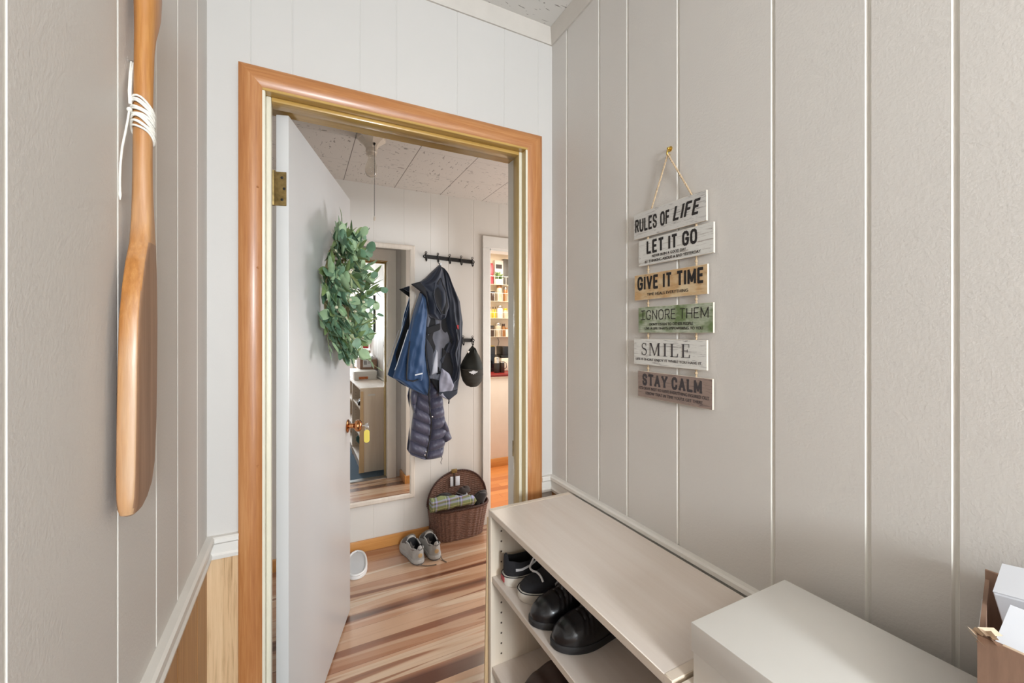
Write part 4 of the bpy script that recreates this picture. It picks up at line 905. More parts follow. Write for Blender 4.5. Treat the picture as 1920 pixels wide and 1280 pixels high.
# ============================================================ SHOES
def interp(tb, u):
    for (a, x), (b_, y) in zip(tb, tb[1:]):
        if u <= b_: t = (u-a)/(b_-a); t = t*t*(3-2*t); return x+(y-x)*t
    return tb[-1][1]
WPROF = [(0, .40), (.03, .56), (.10, .72), (.22, .78), (.40, .78), (.60, .95), (.72, 1.0), (.84, .92), (.93, .68), (.98, .40), (1, .18)]
class Shoe:
    def __init__(s, L, W, hs, hprof, o0, o1, depth, skew=.0, pw=.62):
        s.L, s.W, s.hs, s.hp, s.o0, s.o1, s.dep, s.skew, s.pw = L, W, hs, hprof, o0, o1, depth, skew, pw
    def half(s, u):
        if u > .72: k = math.sqrt(max(0, 1-((u-.72)/.2806)**2))
        elif u < .2: k = .78*math.sqrt(max(0, 1-((.2-u)/.2012)**2))
        else: k = interp([(0.2, .78), (.38, .775), (.72, 1)], u)
        return s.W/2*k
    def cy(s, u): return s.skew*math.sin(PI*min(1, max(0, (u-.2)/.8)))
    def h(s, u): return interp(s.hp, u)
    def surf(s, u, ph, off=0):
        w_, h = s.half(u)+off, s.h(u)+off; c, sn = math.cos(ph), math.sin(ph)
        return Vector((s.L*u, s.cy(u)-math.copysign(abs(c)**s.pw, c)*w_*(1-.16*sn**2), s.hs+(h-s.hs)*abs(sn)**.8))
    def upper(s, mat, lin, parent, folds=None, nm='upper'):
        g = G(); rows = []; NS = 64; NP = 40; inner = []
        for i in range(NS+1):
            u = .004+.992*i/NS; op = max(0, min(1, (u-s.o0)/.035))*max(0, min(1, (s.o1-u)/.09)); op = op*op*(3-2*op); r = []
            for k in range(NP+1):
                ph = PI*k/NP; p = s.surf(u, ph)
                if folds: p.z += folds(u, ph); 
                e = (abs(k-NP/2))/(NP/2)                       # 0 centre .. 1 edge
                if op > 0 and e < .56:
                    rim = s.surf(u, PI*(.22 if k < NP/2 else .78)); q = Vector((p.x, s.cy(u)+(rim.y-s.cy(u))*.9*min(1, e/.40), 0))
                    tz = max(0, min(1, (e-.40)/.16)); q.z = (s.hs+.004)+(rim.z+.002-(s.hs+.004))*tz**.7
                    if e > .44: q.y = rim.y*(1-(.56-e)/.12*.18)+s.cy(u)*(.56-e)/.12*.18
                    p = p.lerp(q, op)
                r.append(p)
            rows.append(r)
        V = g.grid(rows)
        g.bm.faces.new(V[0][::-1]); g.bm.faces.new(V[-1])
        n = NP
        for idx, f in enumerate(g.bm.faces):
            i, k = divmod(idx, n)
            if i < NS and s.o0-.002 < (i/NS) < s.o1-.035 and abs(k+.5-NP/2)/(NP/2) < .53: f.material_index = 1
        return part(g, nm, [mat, lin], parent, 60, local=True)
    def sole(s, mat, parent, extra=.003, z0=0, z1=None, nm='sole', toe_lift=0, bev=.25):
        g = G(); z1 = s.hs if z1 is None else z1; rows = []; K = 96
        ring = []
        for i in range(K):
            t = i/K
            if t < .5: u = t*2; sgn = -1
            else: u = 2-t*2; sgn = 1
            u = .5-.5*math.cos(PI*u); ring.append((s.L*u+(extra if u > .5 else -extra)*abs(2*u-1)**4, s.cy(u)+sgn*(s.half(u)+extra)*(1 if .001 < u < .999 else .0), u))
        for fz, sc in ((0, .965), (.2, 1), (.8, 1), (1, .975)):
            rows.append([(s.L*.5+(x-s.L*.5)*sc, y*sc, z0+(z1-z0)*fz+toe_lift*max(0, u-.75)**2) for x, y, u in ring])
        g.grid(rows, True, True); return part(g, nm, mat, parent, 40, local=True)
def place(root, x, y, z, ang): root.location = (x, y, z); root.rotation_euler = (0, 0, ang); return root
canvas = M('black_canvas', S(38, 38, 42), .85, var=.14, vscale=40, bmp=(500, .3, .0006)); suede = M('black_suede', S(30, 30, 34), .9, var=.12, vscale=40, sheen=.25)
rubber_w = M('off_white_rubber', S(214, 208, 198), .5, var=.08, vscale=30); lace_w = M('white_lace', S(226, 226, 228), .8, var=.04); inner_d = M('dark_shoe_lining', S(28, 26, 26), .9)
red_tab = M('red_heel_tab', S(170, 60, 62), .5)
def sneaker(label):
    t = thing('skate_sneaker', label, 'sneaker', (0, 0, 0), 'black and white skate sneakers')
    sh = Shoe(.258, .086, .030, [(0, .088), (.06, .092), (.18, .082), (.34, .080), (.46, .092), (.6, .076), (.75, .060), (.9, .050), (1, .040)], .035, .46, .06, .004)
    sh.sole(rubber_w, t, .004); sh.upper(canvas, inner_d, t)
    g = G(); K = 40
    def foxing(z, off, r):
        pts = []
        for i in range(81):
            a = i/80; u = .5-.5*math.cos(PI*(2*a if a < .5 else 2-2*a)); sg = -1 if a < .5 else 1
            pts.append((sh.L*u+(off if u > .5 else -off)*abs(2*u-1)**4, sh.cy(u)+sg*(sh.half(u)+off)*(1 if 0.001 < u < .999 else 0), z))
        g.tube(pts, r, 6)
    foxing(.0285, .0042, .0013); part(g, 'foxing_line', canvas, t, 60, local=True)
    for sd in (1, -1):
        g = G(); fr = lambda u, a: sh.surf(u, a if sd > 0 else PI-a, .0012)
        path = [(.10, .20), (.18, .24), (.28, .34), (.36, .50), (.43, .66), (.50, .66), (.56, .50), (.62, .34), (.68, .22)]
        pts = []
        for (a, b_), (c, d) in zip(path, path[1:]):
            for q in range(4): pts.append((a+(c-a)*q/4, b_+(d-b_)*q/4))
        top = [fr(u, v+.10) for u, v in pts]; bot = [fr(u, v-.02) for u, v in pts]
        g.grid([bot, top, [p+(p-Vector((p.x, sh.cy(.4), p.z*.9))).normalized()*-.001 for p in top]]); part(g, 'side_stripe', lace_w, t, 60, local=True)
    g = G()
    for i in range(5):
        u = .45+.042*i; pts = [sh.surf(u, PI*.30+PI*.40*k/10, .0022) for k in range(11)]; g.tube(pts, .0026, 6)
        g.tube([sh.surf(u, PI*.30, .002), sh.surf(u+.02, PI*.5, .004), sh.surf(u+.042, PI*.70, .002)], .0024, 6)
    top = sh.surf(.43, PI/2, .006)
    for sg in (1, -1):
        g.tube([top+Vector((.034*math.sin(a)*.8-.004, sg*(.006+.030*math.sin(a/2)**1), .012*math.sin(a))) for a in [PI*1.9*k/16 for k in range(17)]], .0025, 6)
    part(g, 'laces', lace_w, t, 60, local=True)
    g = G(); g.box((-.0062, -.011, .010), (-.003, .011, .026), .001); part(g, 'heel_tab', red_tab, t, 40, local=True)
    return t, sh
SHZ = .6255
s1, shA = sneaker('black and white sneaker with its heel out at the far end of the middle shelf'); place(s1, .548, 1.131, SHZ, math.radians(-2))
s2, shB = sneaker('black and white sneaker with toe out beside the black clogs on the middle shelf'); place(s2, .814, 1.036, SHZ, math.radians(179))
# long loose lace of the first sneaker falling over the second toe
wm = Matrix.Translation(s1.location) @ Matrix.Rotation(math.radians(-2), 4, 'Z'); inv = wm.inverted()
pts = [(.668, 1.10, .722), (.645, 1.085, .724), (.622, 1.075, .715), (.607, 1.07, .700), (.600, 1.062, .694), (.600, 1.046, .694), (.604, 1.030, .697), (.606, 1.012, .694), (.606, .998, .684)]
g = G(); sm = []
for i in range(len(pts)-1):
    a = Vector(pts[max(0, i-1)]); b_ = Vector(pts[i]); c = Vector(pts[i+1]); d = Vector(pts[min(len(pts)-1, i+2)])
    for q in range(6):
        t = q/6; sm.append(.5*((2*b_)+(c-a)*t+(2*a-5*b_+4*c-d)*t*t+(3*b_-a-3*c+d)*t**3))
g.tube([inv @ p for p in sm], .0030, 7); part(g, 'loose_lace', lace_w, s1, 60, local=True)
leather = M('black_polished_leather', S(26, 26, 29), .30, var=.2, vscale=18, bmp=(260, .25, .0008), coat=.25); rub_b = M('black_rubber_sole', S(38, 38, 40), .6, var=.1)
def clog(label):
    t = thing('leather_clog', label, 'shoe', (0, 0, 0), 'black leather clogs')
    sh = Shoe(.262, .088, .018, [(0, .062), (.06, .066), (.2, .062), (.36, .070), (.46, .092), (.56, .086), (.70, .070), (.84, .060), (.93, .048), (1, .030)], .03, .47, .05, .006, .7)
    fd = lambda u, ph: -.0055*math.sin(ph)**1.2*sum(math.exp(-((u-q-.05*math.cos(ph)**2)/.010)**2) for q in (.56, .61, .66, .71))
    sh.sole(rub_b, t, .003, 0, .018); sh.upper(leather, inner_d, t, fd)
    g = G()
    for k in range(2):
        pts = [sh.surf(.50+.055*k+.10*math.cos(PI*j/24)*.5+.02, PI*j/24, .0012+.001*math.sin(9*j)) for j in range(3, 22)]; g.tube(pts, .0022, 6)
    part(g, 'pleats', leather, t, 60, local=True)
    g = G(); g.tube([sh.surf(.44-.02*math.cos(PI*j/20), PI*.2+PI*.6*j/20, .001) for j in range(21)], .002, 6); part(g, 'top_seam', leather, t, 60, local=True)
    return t
c1 = clog('black leather clog with pleated vamp between the sneakers and its mate'); place(c1, .796, .940, SHZ, math.radians(180))
c2 = clog('black leather clog nearest the camera on the middle shelf'); place(c2, .804, .842, SHZ, math.radians(179))
grey_l = M('grey_suede', S(176, 174, 170), .85, var=.12, vscale=30); grey_d = M('dark_grey_trim', S(104, 100, 98), .8, var=.12, vscale=30); tan_b = M('tan_badge', S(190, 160, 118), .6); lace_g = M('grey_brown_lace', S(120, 108, 96), .9, var=.2, vscale=200)
inner_b = M('black_mesh_lining', S(24, 25, 28), .6)
def hiker(label):
    t = thing('hiking_shoe', label, 'hiking shoe', (0, 0, 0), 'pair of grey hiking shoes')
    sh = Shoe(.275, .096, .026, [(0, .100), (.03, .116), (.10, .116), (.24, .100), (.40, .118), (.54, .120), (.68, .096), (.82, .074), (.93, .056), (1, .038)], .03, .52, .06, .003)
    sh.sole(grey_l, t, .004, .006, .030, 'midsole'); sh.sole(grey_d, t, .002, 0, .008, 'outsole'); sh.upper(grey_l, inner_b, t)
    for z, r_, m_ in ((.056, .013, tan_b),): 
        g = G(); g.lathe([(r_, -.002), (r_, .002), (r_*.7, .003)], (.0008, 0, z), (-1, 0, 0), 18); part(g, 'heel_badge', m_, t, 40, local=True)
    g = G(); g.tube([Vector((.0005-.003*math.sin(PI*k/8), -.014+.028*k/8, .096-.006*math.sin(PI*k/8))) for k in range(9)], .0024, 6); part(g, 'heel_loop', grey_d, t, 60, local=True)
    for sd in (1, -1):
        for u0, u1, v0, v1, nm in ((.10, .32, .18, .34, 'side_overlay'), (.48, .72, .16, .34, 'side_overlay')):
            g = G(); g.grid([[sh.surf(u0+(u1-u0)*a/8+.04*b_/4, (v0+(v1-v0)*b_/4)*PI if sd > 0 else PI-(v0+(v1-v0)*b_/4)*PI, .0015) for b_ in range(5)] for a in range(9)]); part(g, nm, grey_d, t, 60, local=True)
    g = G()
    for i in range(5):
        u = .50+.06*i; g.tube([sh.surf(u+.02*math.sin(PI*k/8), PI*.32+PI*.36*k/8, .003) for k in range(9)], .0023, 6)
    part(g, 'laces', lace_g, t, 60, local=True)
    g = G(); g.tube([sh.surf(.045+.455*k/20, PI*.215, .002) for k in range(21)]+[], .0042, 7); g.tube([sh.surf(.045+.455*k/20, PI*.785, .002) for k in range(21)], .0042, 7)
    part(g, 'padded_collar', grey_l, t, 60, local=True)
    return t
h1 = hiker('left one of the grey hiking shoes standing heel out by the back wall'); place(h1, .636, 2.452, .0005, math.radians(97))
h2 = hiker('right one of the grey hiking shoes standing beside the wicker basket'); place(h2, .737, 2.456, .0005, math.radians(92))
for root, P in ((h1, [(.004, .012, .014), (-.010, .006, .005), (-.03, -.02, .003), (-.046, -.05, .003), (-.052, -.08, .003)]), (h2, [(.012, -.030, .014), (-.002, -.031, .006), (-.022, -.034, .003), (-.05, -.045, .003)])):
    g = G(); g.tube(P, .0026, 6); part(g, 'loose_lace', lace_g, root, 60, local=True)
eva = M('white_foam', S(232, 231, 229), .6, var=.02); eva_g = M('grey_white_footbed', S(206, 207, 208), .7, var=.03)
sp_ = thing('foam_slipper', 'white foam slipper on the plank floor half hidden behind the open door', 'slipper', (0, 0, 0))
sh = Shoe(.275, .112, .026, [(0, .03), (1, .03)], 2, 3, 0, .003)
sh.half = lambda u: .060*(.86+.14*u)*max(0, 1-abs(2*u-1)**3.4)**.5
sh.sole(eva, sp_, .0, 0, .026)
g = G(); g.tube([(sh.L*u+(-.0 if u < .5 else 0), sh.cy(u)+sg*(sh.half(u)-.006), .027) for sg, us in ((-1, [.5-.5*math.cos(PI*i/60) for i in range(4, 57)]), (1, [.5+.5*math.cos(PI*i/60) for i in range(4, 60)]), (-1, [.5-.5*math.cos(PI*5/60)])) for u in us], .0066, 8); part(g, 'raised_rim', eva, sp_, 60, local=True)
g = G(); rows = [[(sh.L*.5+(sh.L*u-sh.L*.5)*.93, sh.cy(u)+f*(sh.half(u)-.008), .0272) for f in (-1, -.5, 0, .5, 1)] for u in [i/30 for i in range(31)]]
g.grid(rows); part(g, 'footbed', eva_g, sp_, 60, local=True)
place(sp_, .315, 2.735, .0005, math.radians(-98))

# ============================================================ BOOKCASES along the right wall
def bookcase(label, y0, y1, x0, x1, zt, shelves):
    t = thing('bookcase', label, 'bookcase', ((x0+x1)/2, (y0+y1)/2, 0), 'birch bookcases'); th = .017
    for y, s_ in ((y0, 1), (y1-th, -1)):
        g = G(); g.box((x0, y, 0), (x1, y+th, zt), .001, 1)
        g.mi = 1; yi = y+th if s_ > 0 else y
        for x in (x0+.036, x1-.045):
            z = .12
            while z < zt-.05: 
                if all(abs(z-q) > .03 for q in shelves): g.lathe([(.003, 0), (.003, .0006)], (x, yi, z), (0, s_, 0), 8)
                z += .032
        g.mi = 2; g.box((x0-.0008, y+.0005, .001), (x0, y+th-.0005, zt-.0005)); g.box((x0+.001, y+.001, zt), (x1-.001, y+th-.001, zt+.0004))
        part(g, 'side_panel', [maple_z, hole_dark, maple_edge], t, 40)
    def board(nm, z0_, z1_, xa=x0, xb=x1):
        g = G(); g.box((xa, y0+th, z0_), (xb, y1-th, z1_), .001, 1); g.mi = 1; g.box((xa-.0008, y0+th, z0_+.0008), (xa, y1-th, z1_-.0008)); return part(g, nm, [maple, maple_edge], t, 40)
    board('top_board', zt-th, zt)
    for z in shelves: board('shelf', z-th, z, x0+.004, x1-.006)
    board('bottom_board', .07, .07+th)
    g = G(); g.box((x0+.008, y0+th, 0), (x0+.022, y1-th, .07)); part(g, 'kick_board', maple, t, 40)
    g = G(); g.box((x1-.005, y0+th, .07), (x1, y1-th, zt-th)); part(g, 'back_panel', maple_z, t, 40)
    return t
bookcase('pale birch bookcase with shoes beside the doorway, nearest the door', .474, 1.198, .527, .829, .830, (.625, .345))
bookcase('second pale birch bookcase under the white and cardboard boxes', -.262, .468, .527, .829, .828, (.600, .330))
g = G(); g.prism([(.510, .001), (.558, .001), (.552, .80), (.526, .80)], 'Y', 1.203, 1.209)
tag(part(g, 'thin_board', wood('thin_tan_board', S(196, 164, 122), S(220, 192, 152), 'Z', 40, .5), None, 30, loc=(.535, 1.206, .001)), 'narrow tan board standing upright behind the end of the bookcase', 'board')
marker = M('dark_scuff', S(128, 110, 96), .7)
plate_l = M('silver_tag', S(220, 220, 222), .3)
bc0 = bpy.data.objects['bookcase']
g = G(); g.box((.597, 1.198, .752), (.664, 1.1988, .768)); part(g, 'white_strip', white_plastic, bc0, 40)
# objects on the lower shelves
def boot(label, x, y, ang, m_, grp=None):
    t = thing('ankle_boot', label, 'boot', (0, 0, 0), grp)
    sh = Shoe(.27, .104, .024, [(0, .15), (.06, .165), (.2, .168), (.34, .150), (.46, .112), (.6, .092), (.78, .074), (.92, .058), (1, .038)], .035, .36, .06, .004, .7)
    sh.sole(rub_b, t, .003, 0, .024); sh.upper(m_, inner_d, t); place(t, x, y, .3455, ang); return t
brown_l = M('dark_brown_leather', S(60, 42, 34), .55, var=.2, vscale=20)
boot('dark brown ankle boot lower left in the bookcase', .815, 1.01, math.radians(181), brown_l); boot('dark brown ankle boot beside its mate on the lower shelf', .815, .885, math.radians(178), brown_l)
teal = M('teal_nylon', S(28, 96, 98), .5, var=.2, vscale=12, bmp=(14, .5, .02))
bg = thing('gym_bag', 'crumpled teal nylon bag on the bottom of the first bookcase', 'bag', (.66, .63, .087))
g = G(); rows = []
for i in range(25):
    v = i/24; k_ = math.sin(PI*min(.98, max(.02, v)))**.5
    rows.append([(.66+.105*k_*math.cos(t)*(1+.06*math.sin(5*t+9*v)), .63+.12*k_*math.sin(t)*(1+.05*math.sin(4*t-7*v)), (.097+.20*v)+.006*math.sin(6*t+4*v)*k_) for t in [2*PI*q/40 for q in range(40)]])
g.grid(rows, True, True); part(g, 'bag_body', teal, bg, 60)
g = G(); g.tube([(.60, .57+.12*q/12, .285+.028*math.sin(PI*q/12)) for q in range(13)], .006, 8); part(g, 'bag_handle', black_iron, bg, 60)

# ============================================================ BOXES on the second bookcase
wb = thing('storage_box', 'white lidded storage box lying on the second bookcase', 'box', (.675, .2, .8285))
g = G(); g.box((.552, -.055, .8285), (.797, .4555, .924), .0015, 2); part(g, 'box_body', box_white, wb, 40)
g = G(); g.box((.550, -.058, .882), (.799, .458, .9275), .0015, 2); part(g, 'box_lid', box_white, wb, 40)
g = G(); g.box((.5508, .352, .852), (.5522, .364, .8815), .0005, 1); part(g, 'ribbon_tab', refl, wb, 40)
g = G(); g.box((.600, .4552, .838), (.700, .4565, .868)); part(g, 'orange_label', M('orange_label_print', S(206, 120, 70), .6, var=.3, vscale=60), wb, 40)
cb = thing('cardboard_box', 'open brown cardboard box with a torn corner on top of the white box', 'box', (.73, 0, .928))
cx0, cx1, cy0, cy1, cz0, cz1, ct = .648, .838, -.165, .172, .928, 1.060, .004
g = G(); g.box((cx0, cy0, cz0), (cx1, cy1, cz0+ct))
g.box((cx0, cy0, cz0+ct), (cx0+ct, cy1, cz1)); g.box((cx1-ct, cy0, cz0+ct), (cx1, cy1, cz1)); g.box((cx0+ct, cy1-ct, cz0+ct), (cx1-ct, cy1, cz1-.012)); g.box((cx0+ct, cy0, cz0+ct), (cx1-ct, cy0+ct, cz1))
for v in g.bm.verts:
    if v.co.y > .15: v.co.y += (v.co.x-cx0)/(cx1-cx0)*.043
part(g, 'box_walls', cardboard, cb, 40)
g = G(); g.box((cx0+.0003, cy0, cz1), (cx0+ct-.0003, cy1-.018, cz1+.0006)); part(g, 'raw_edge', flute, cb, 40)
rn = random.Random(4)
g = G()
for i in range(9):
    a = Vector((cx0+rn.uniform(-.003, .008), cy1-rn.uniform(-.003, .012), cz1-rn.uniform(.012, -.010))); d = Vector((rn.uniform(-1, 1), rn.uniform(-1, 1), rn.uniform(-1, 1))).normalized()*rn.uniform(.004, .008)
    g.grid([[a-d+Vector((0, .003, .003)), a+d+Vector((0, .003, .003))], [a-d*.9-Vector((0, .003, .003)), a+d*1.1-Vector((0, .003, .002))]])
part(g, 'torn_corner', flute, cb, 60, recalc=False)
lab_w = M('shipping_label', S(226, 226, 226), .6, var=.04)
def skew(g):
    for v in g.bm.verts: v.co.y += (v.co.x-cx0)/(cx1-cx0)*.043
g = G(); g.box((.68, cy1, .955), (.775, cy1+.0008, 1.045)); skew(g); part(g, 'shipping_label', lab_w, cb, 40)
g = G()
for i in range(10): g.box((.690+.0035*i, cy1+.0008, .985), (.6915+.0035*i+(.0012 if i % 3 == 0 else 0), cy1+.0013, 1.035))
for i in range(4): g.box((.735, cy1+.0008, 1.028-.010*i), (.765-.006*(i % 2), cy1+.0013, 1.031-.010*i))
skew(g); part(g, 'label_print', ink_soft, cb, 40)
def carton(label, fl, fr, up, dn, flap):
    """fl, fr = lower left and right corners of the face that shows, up / dn = vectors to its upper edge and through its depth"""
    fl, fr, up, dn = Vector(fl), Vector(fr), Vector(up), Vector(dn); t = thing('white_carton', label, 'carton', fl, 'white cartons in the cardboard box'); g = G()
    g.grid([[fl, fr, fr+up, fl+up], [fl+dn, fr+dn, fr+up+dn, fl+up+dn]], True, True)
    bmesh.ops.bevel(g.bm, geom=list(g.bm.edges)+list(g.bm.verts), offset=.0012, segments=1, affect='EDGES'); part(g, 'carton_body', white_card, t, 30)
    n = -Vector(dn).normalized()*.0014; g = G(); q = [fl+up*.02, fr+up*.02, fr+up*flap, fl+up*flap]; g.grid([q, [p+n for p in q]], True, True); part(g, 'carton_flap', white_card, t, 30); return t
carton('taller white carton tilted against the wall in the cardboard box', (.750, .186, 1.068), (.750, .02, 1.094), (.042, .002, .024), (.016, -.012, -.075), .97)
carton('lower white carton leaning out over the near side of the cardboard box', (.664, .163, 1.052), (.664, .00, 1.050), (.036, -.003, .032), (.022, -.003, -.044), .97)
# small things farther along, seen in the mirror
bt = thing('plastic_bottle', 'small white plastic bottle behind the cardboard box', 'bottle', (.74, -.205, .8285))
g = G(); g.lathe([(.028, 0), (.030, .006), (.030, .22), (.024, .245), (.011, .258), (.011, .275)], (.74, -.205, .8285), (0, 0, 1), 20); part(g, 'bottle_body', white_plastic, bt, 50)
g = G(); g.lathe([(.013, .27), (.013, .295), (.010, .30)], (.74, -.205, .8285), (0, 0, 1), 16); part(g, 'bottle_cap', white_plastic, bt, 50)
tb = thing('tall_carton', 'tall beige and black carton behind the cardboard box', 'carton', (.80, -.22, .8285))
g = G(); g.box((.778, -.25, .8285), (.824, -.20, 1.14), .001, 1); part(g, 'carton_body', M('beige_carton', S(206, 178, 150), .6), tb, 40)
g = G(); g.box((.7775, -.2505, .90), (.8245, -.1995, 1.06)); part(g, 'dark_band', M('dark_carton_print', S(54, 46, 56), .6), tb, 40)
# fire extinguisher and framed print on the right wall behind the camera
fe = thing('fire_extinguisher', 'red fire extinguisher mounted on the right wall, seen in the mirror', 'fire extinguisher', (.795, -.50, 1.16))
red = M('red_enamel', S(196, 34, 44), .25, var=.03, coat=.5)
g = G(); g.lathe([(.040, 0), (.047, .01), (.047, .22), (.043, .245), (.026, .268), (.016, .275)], (.795, -.50, 1.16), (0, 0, 1), 28); part(g, 'cylinder', red, fe, 50)
g = G(); g.lathe([(.0474, .06), (.0474, .17)], (.795, -.50, 1.16), (0, 0, 1), 28); part(g, 'label', lab_w, fe, 50)
g = G(); g.lathe([(.016, .272), (.016, .30), (.011, .305)], (.795, -.50, 1.16), (0, 0, 1), 16); g.box((.787, -.56, 1.462), (.803, -.46, 1.472), .002); g.box((.789, -.56, 1.482), (.801, -.47, 1.490), .002); part(g, 'valve_handle', black_iron, fe, 40)
g = G(); g.tube([(.795, -.485, 1.445), (.795, -.44, 1.43), (.80, -.435, 1.36), (.80, -.445, 1.25)], .008, 8); part(g, 'hose', black_iron, fe, 60)
g = G(); g.box((.84, -.53, 1.24), (.8515, -.47, 1.36), .002); g.lathe([(.0485, .12), (.0485, .132)], (.795, -.50, 1.16), (0, 0, 1), 28); part(g, 'wall_bracket', black_iron, fe, 40)
pf = thing('picture_frame', 'dark green framed pale print on the right wall, seen in the mirror', 'picture', (.852, -.19, 1.385))
g = G()
for lo, hi in (((-.36, 1.385), (-.02, 1.405)), ((-.36, 1.835), (-.02, 1.855)), ((-.36, 1.405), (-.34, 1.835)), ((-.04, 1.405), (-.02, 1.835))): g.box((.828, lo[0], lo[1]), (.8515, hi[0], hi[1]), .003)
part(g, 'frame', M('dark_green_frame', S(70, 84, 74), .45), pf, 40)
g = G(); g.box((.838, -.34, 1.405), (.851, -.04, 1.835)); part(g, 'print', M('pale_print', S(214, 224, 214), .4, var=.06, vscale=6), pf, 40)

# ============================================================ KITCHEN seen through the far doorway
g = G(); g.box((1.20, 3.90, 0), (3.2, 4.515, .905), .002); struct(g, 'wall_counter_base', M('white_panel', S(228, 220, 210), .45, var=.02))
g = G(); g.box((1.20, 3.885, 0), (3.2, 3.90, .085), .003); struct(g, 'baseboard_kitchen', base_wood)
ct_ = thing('countertop', 'white kitchen worktop with a dark red edge beyond the far doorway', 'worktop', (2.2, 4.2, .905))
red_edge = M('dark_red_laminate', S(120, 30, 28), .4)
g = G(); g.box((1.20, 3.89, .906), (3.2, 4.515, .932), .002); part(g, 'worktop', M('white_laminate', S(226, 214, 200), .4), ct_, 40)
g = G(); g.box((1.20, 3.884, .924), (3.2, 4.515, .944), .002); part(g, 'red_edge', red_edge, ct_, 40)
YK = 4.44
def K(px, py, Y=YK): return at(px, py, Y)
blk = M('black_appliance', S(34, 32, 32), .3, var=.05); clear = M('clear_acrylic', S(226, 214, 196), .15, var=.02); jar_g = M('glass_jar', S(190, 176, 156), .12, var=.1)
lidm = M('steel_lid', S(180, 176, 170), .3, .8)
# racks
RK = [(534, 519, 'topmost clear kitchen rack holding a plant pot'), (565, 550, 'second clear kitchen rack from the top, with a dark jar'), (596.5, 586, 'third clear kitchen rack from the top, with yellow bottles'), (631, 618, 'lowest clear kitchen rack above the black appliance')]
RZ = []
for yb_, yt_, lb in RK:
    zb = K(930, yb_)[1]; zt_ = K(930, yt_)[1]; RZ.append(zb)
    t = thing('wall_rack', lb, 'rack', (2.1, KB, zb), 'clear kitchen wall racks'); g = G(); g.box((1.80, 4.38, zb-.004), (2.50, KB-.001, zb), .001, 1); part(g, 'rack_floor', clear, t, 40)
    g = G(); g.tube([(1.80, 4.38, zt_), (2.50, 4.38, zt_)], .003, 6); g.tube([(1.80, 4.38, zt_), (1.80, KB, zt_)], .003, 6); g.tube([(2.50, 4.38, zt_), (2.50, KB, zt_)], .003, 6)
    for i in range(15): g.tube([(1.80+.05*i, 4.38, zb), (1.80+.05*i, 4.38, zt_)], .002, 5)
    part(g, 'rack_rail', white_plastic, t, 60)
def jar(label, px0, px1, ytop, shelf, body, lid, cat='jar', grp='jars on the kitchen racks', name='spice_jar', dy=0, z=None, shape=0):
    xa, xb = K(px0, 600, YK+dy)[0], K(px1, 600, YK+dy)[0]; zt_ = K((px0+px1)/2, ytop, YK+dy)[1]; zb = RZ[shelf] if z is None else z; r = (xb-xa)/2; c = ((xa+xb)/2, YK+dy, zb+.0005); h = zt_-zb
    r = min(r, .058); t = thing(name, label, cat, c, grp); g = G()
    g.lathe([(r*.9, 0), (r, .006), (r, h*.74), (r*.82, h*.82)] if shape == 0 else [(r*.9, 0), (r, .006), (r, h*.52), (r*.42, h*.72), (r*.38, h*.84)], c, (0, 0, 1), 18); part(g, name.split('_')[-1]+'_body', body, t, 50)
    g = G(); g.lathe([(r*.86, h*.80), (r*.9, h*.82), (r*.9, h*.98), (r*.8, h)] if shape == 0 else [(r*.46, h*.82), (r*.46, h*.97), (r*.3, h)], c, (0, 0, 1), 18); part(g, 'lid', lid, t, 50)
yel = M('yellow_sauce', S(206, 170, 40), .35, var=.2, vscale=60); amb = M('amber_contents', S(146, 100, 58), .3, var=.25, vscale=60); dkj = M('dark_contents', S(64, 48, 40), .3, var=.2, vscale=60); whj = M('white_contents', S(232, 222, 206), .4, var=.05); blkl = M('black_lid', S(40, 36, 34), .4)
jar('black lidded dark jar at the left of the second rack', 918.5, 928, 546, 1, dkj, blkl); jar('tall glass jar in the middle of the second rack', 931, 941, 534, 1, jar_g, amb); jar('amber jar at the right of the second rack', 944, 951, 538, 1, amb, lidm)
for i, (a, b_) in enumerate(((917.5, 921.5), (922.5, 926.5), (927, 930.5))): jar(('leftmost', 'second', 'third')[i]+' yellow sauce bottle with black cap on the third rack', a, b_, 575, 2, yel, blkl, 'bottle', 'yellow bottles on the third rack', 'sauce_bottle', -.01, None, 1)
jar('white jar in the middle of the third rack', 932, 942, 573, 2, whj, lidm); jar('yellow topped jar at the right of the third rack', 944, 951, 578, 2, jar_g, yel)
jar('dark spice jar at the left of the lowest rack', 918, 926, 610, 3, dkj, blkl); jar('steel lidded glass jar in the middle of the lowest rack', 928, 939, 605, 3, jar_g, lidm); jar('brown topped jar right of the steel lidded jar', 941, 947, 607, 3, amb, dkj); jar('pale jar at the right end of the lowest rack', 947.5, 952, 614, 3, whj, amb)
# top rack: red bag, carton, pot and plant, dark box
def kbox(name, label, cat, px0, py0, px1, z0, mat, Y0, dep, bev=.003):
    xa, zt_ = K(px0, py0, Y0); xb = K(px1, py0, Y0)[0]; t = thing(name, label, cat, ((xa+xb)/2, Y0, z0)); g = G(); g.box((xa, Y0, z0+.0005), (xb, Y0+dep, zt_), bev); part(g, 'box_body' if 'box' in name or 'carton' in name else name+'_body', mat, t, 40); return t, (xa, xb, zt_)
t, (xa, xb, zz) = kbox('coffee_bag', 'red coffee bag at the left of the topmost rack', 'bag', 917, 494, 926, RZ[0], M('red_foil_bag', S(196, 74, 84), .4, var=.1), 4.44, .06, .015)
g = G(); g.box((xa+.004, 4.455, zz-.01), (xb-.004, 4.485, zz+.012), .004); part(g, 'folded_top', M('red_foil_dark', S(166, 54, 66), .4), t, 40)
t, (xa, xb, zz) = kbox('tea_carton', 'pale grey carton behind the plant on the topmost rack', 'carton', 928, 487, 944, RZ[0], M('pale_grey_carton', S(214, 208, 200), .5), 4.46, .05)
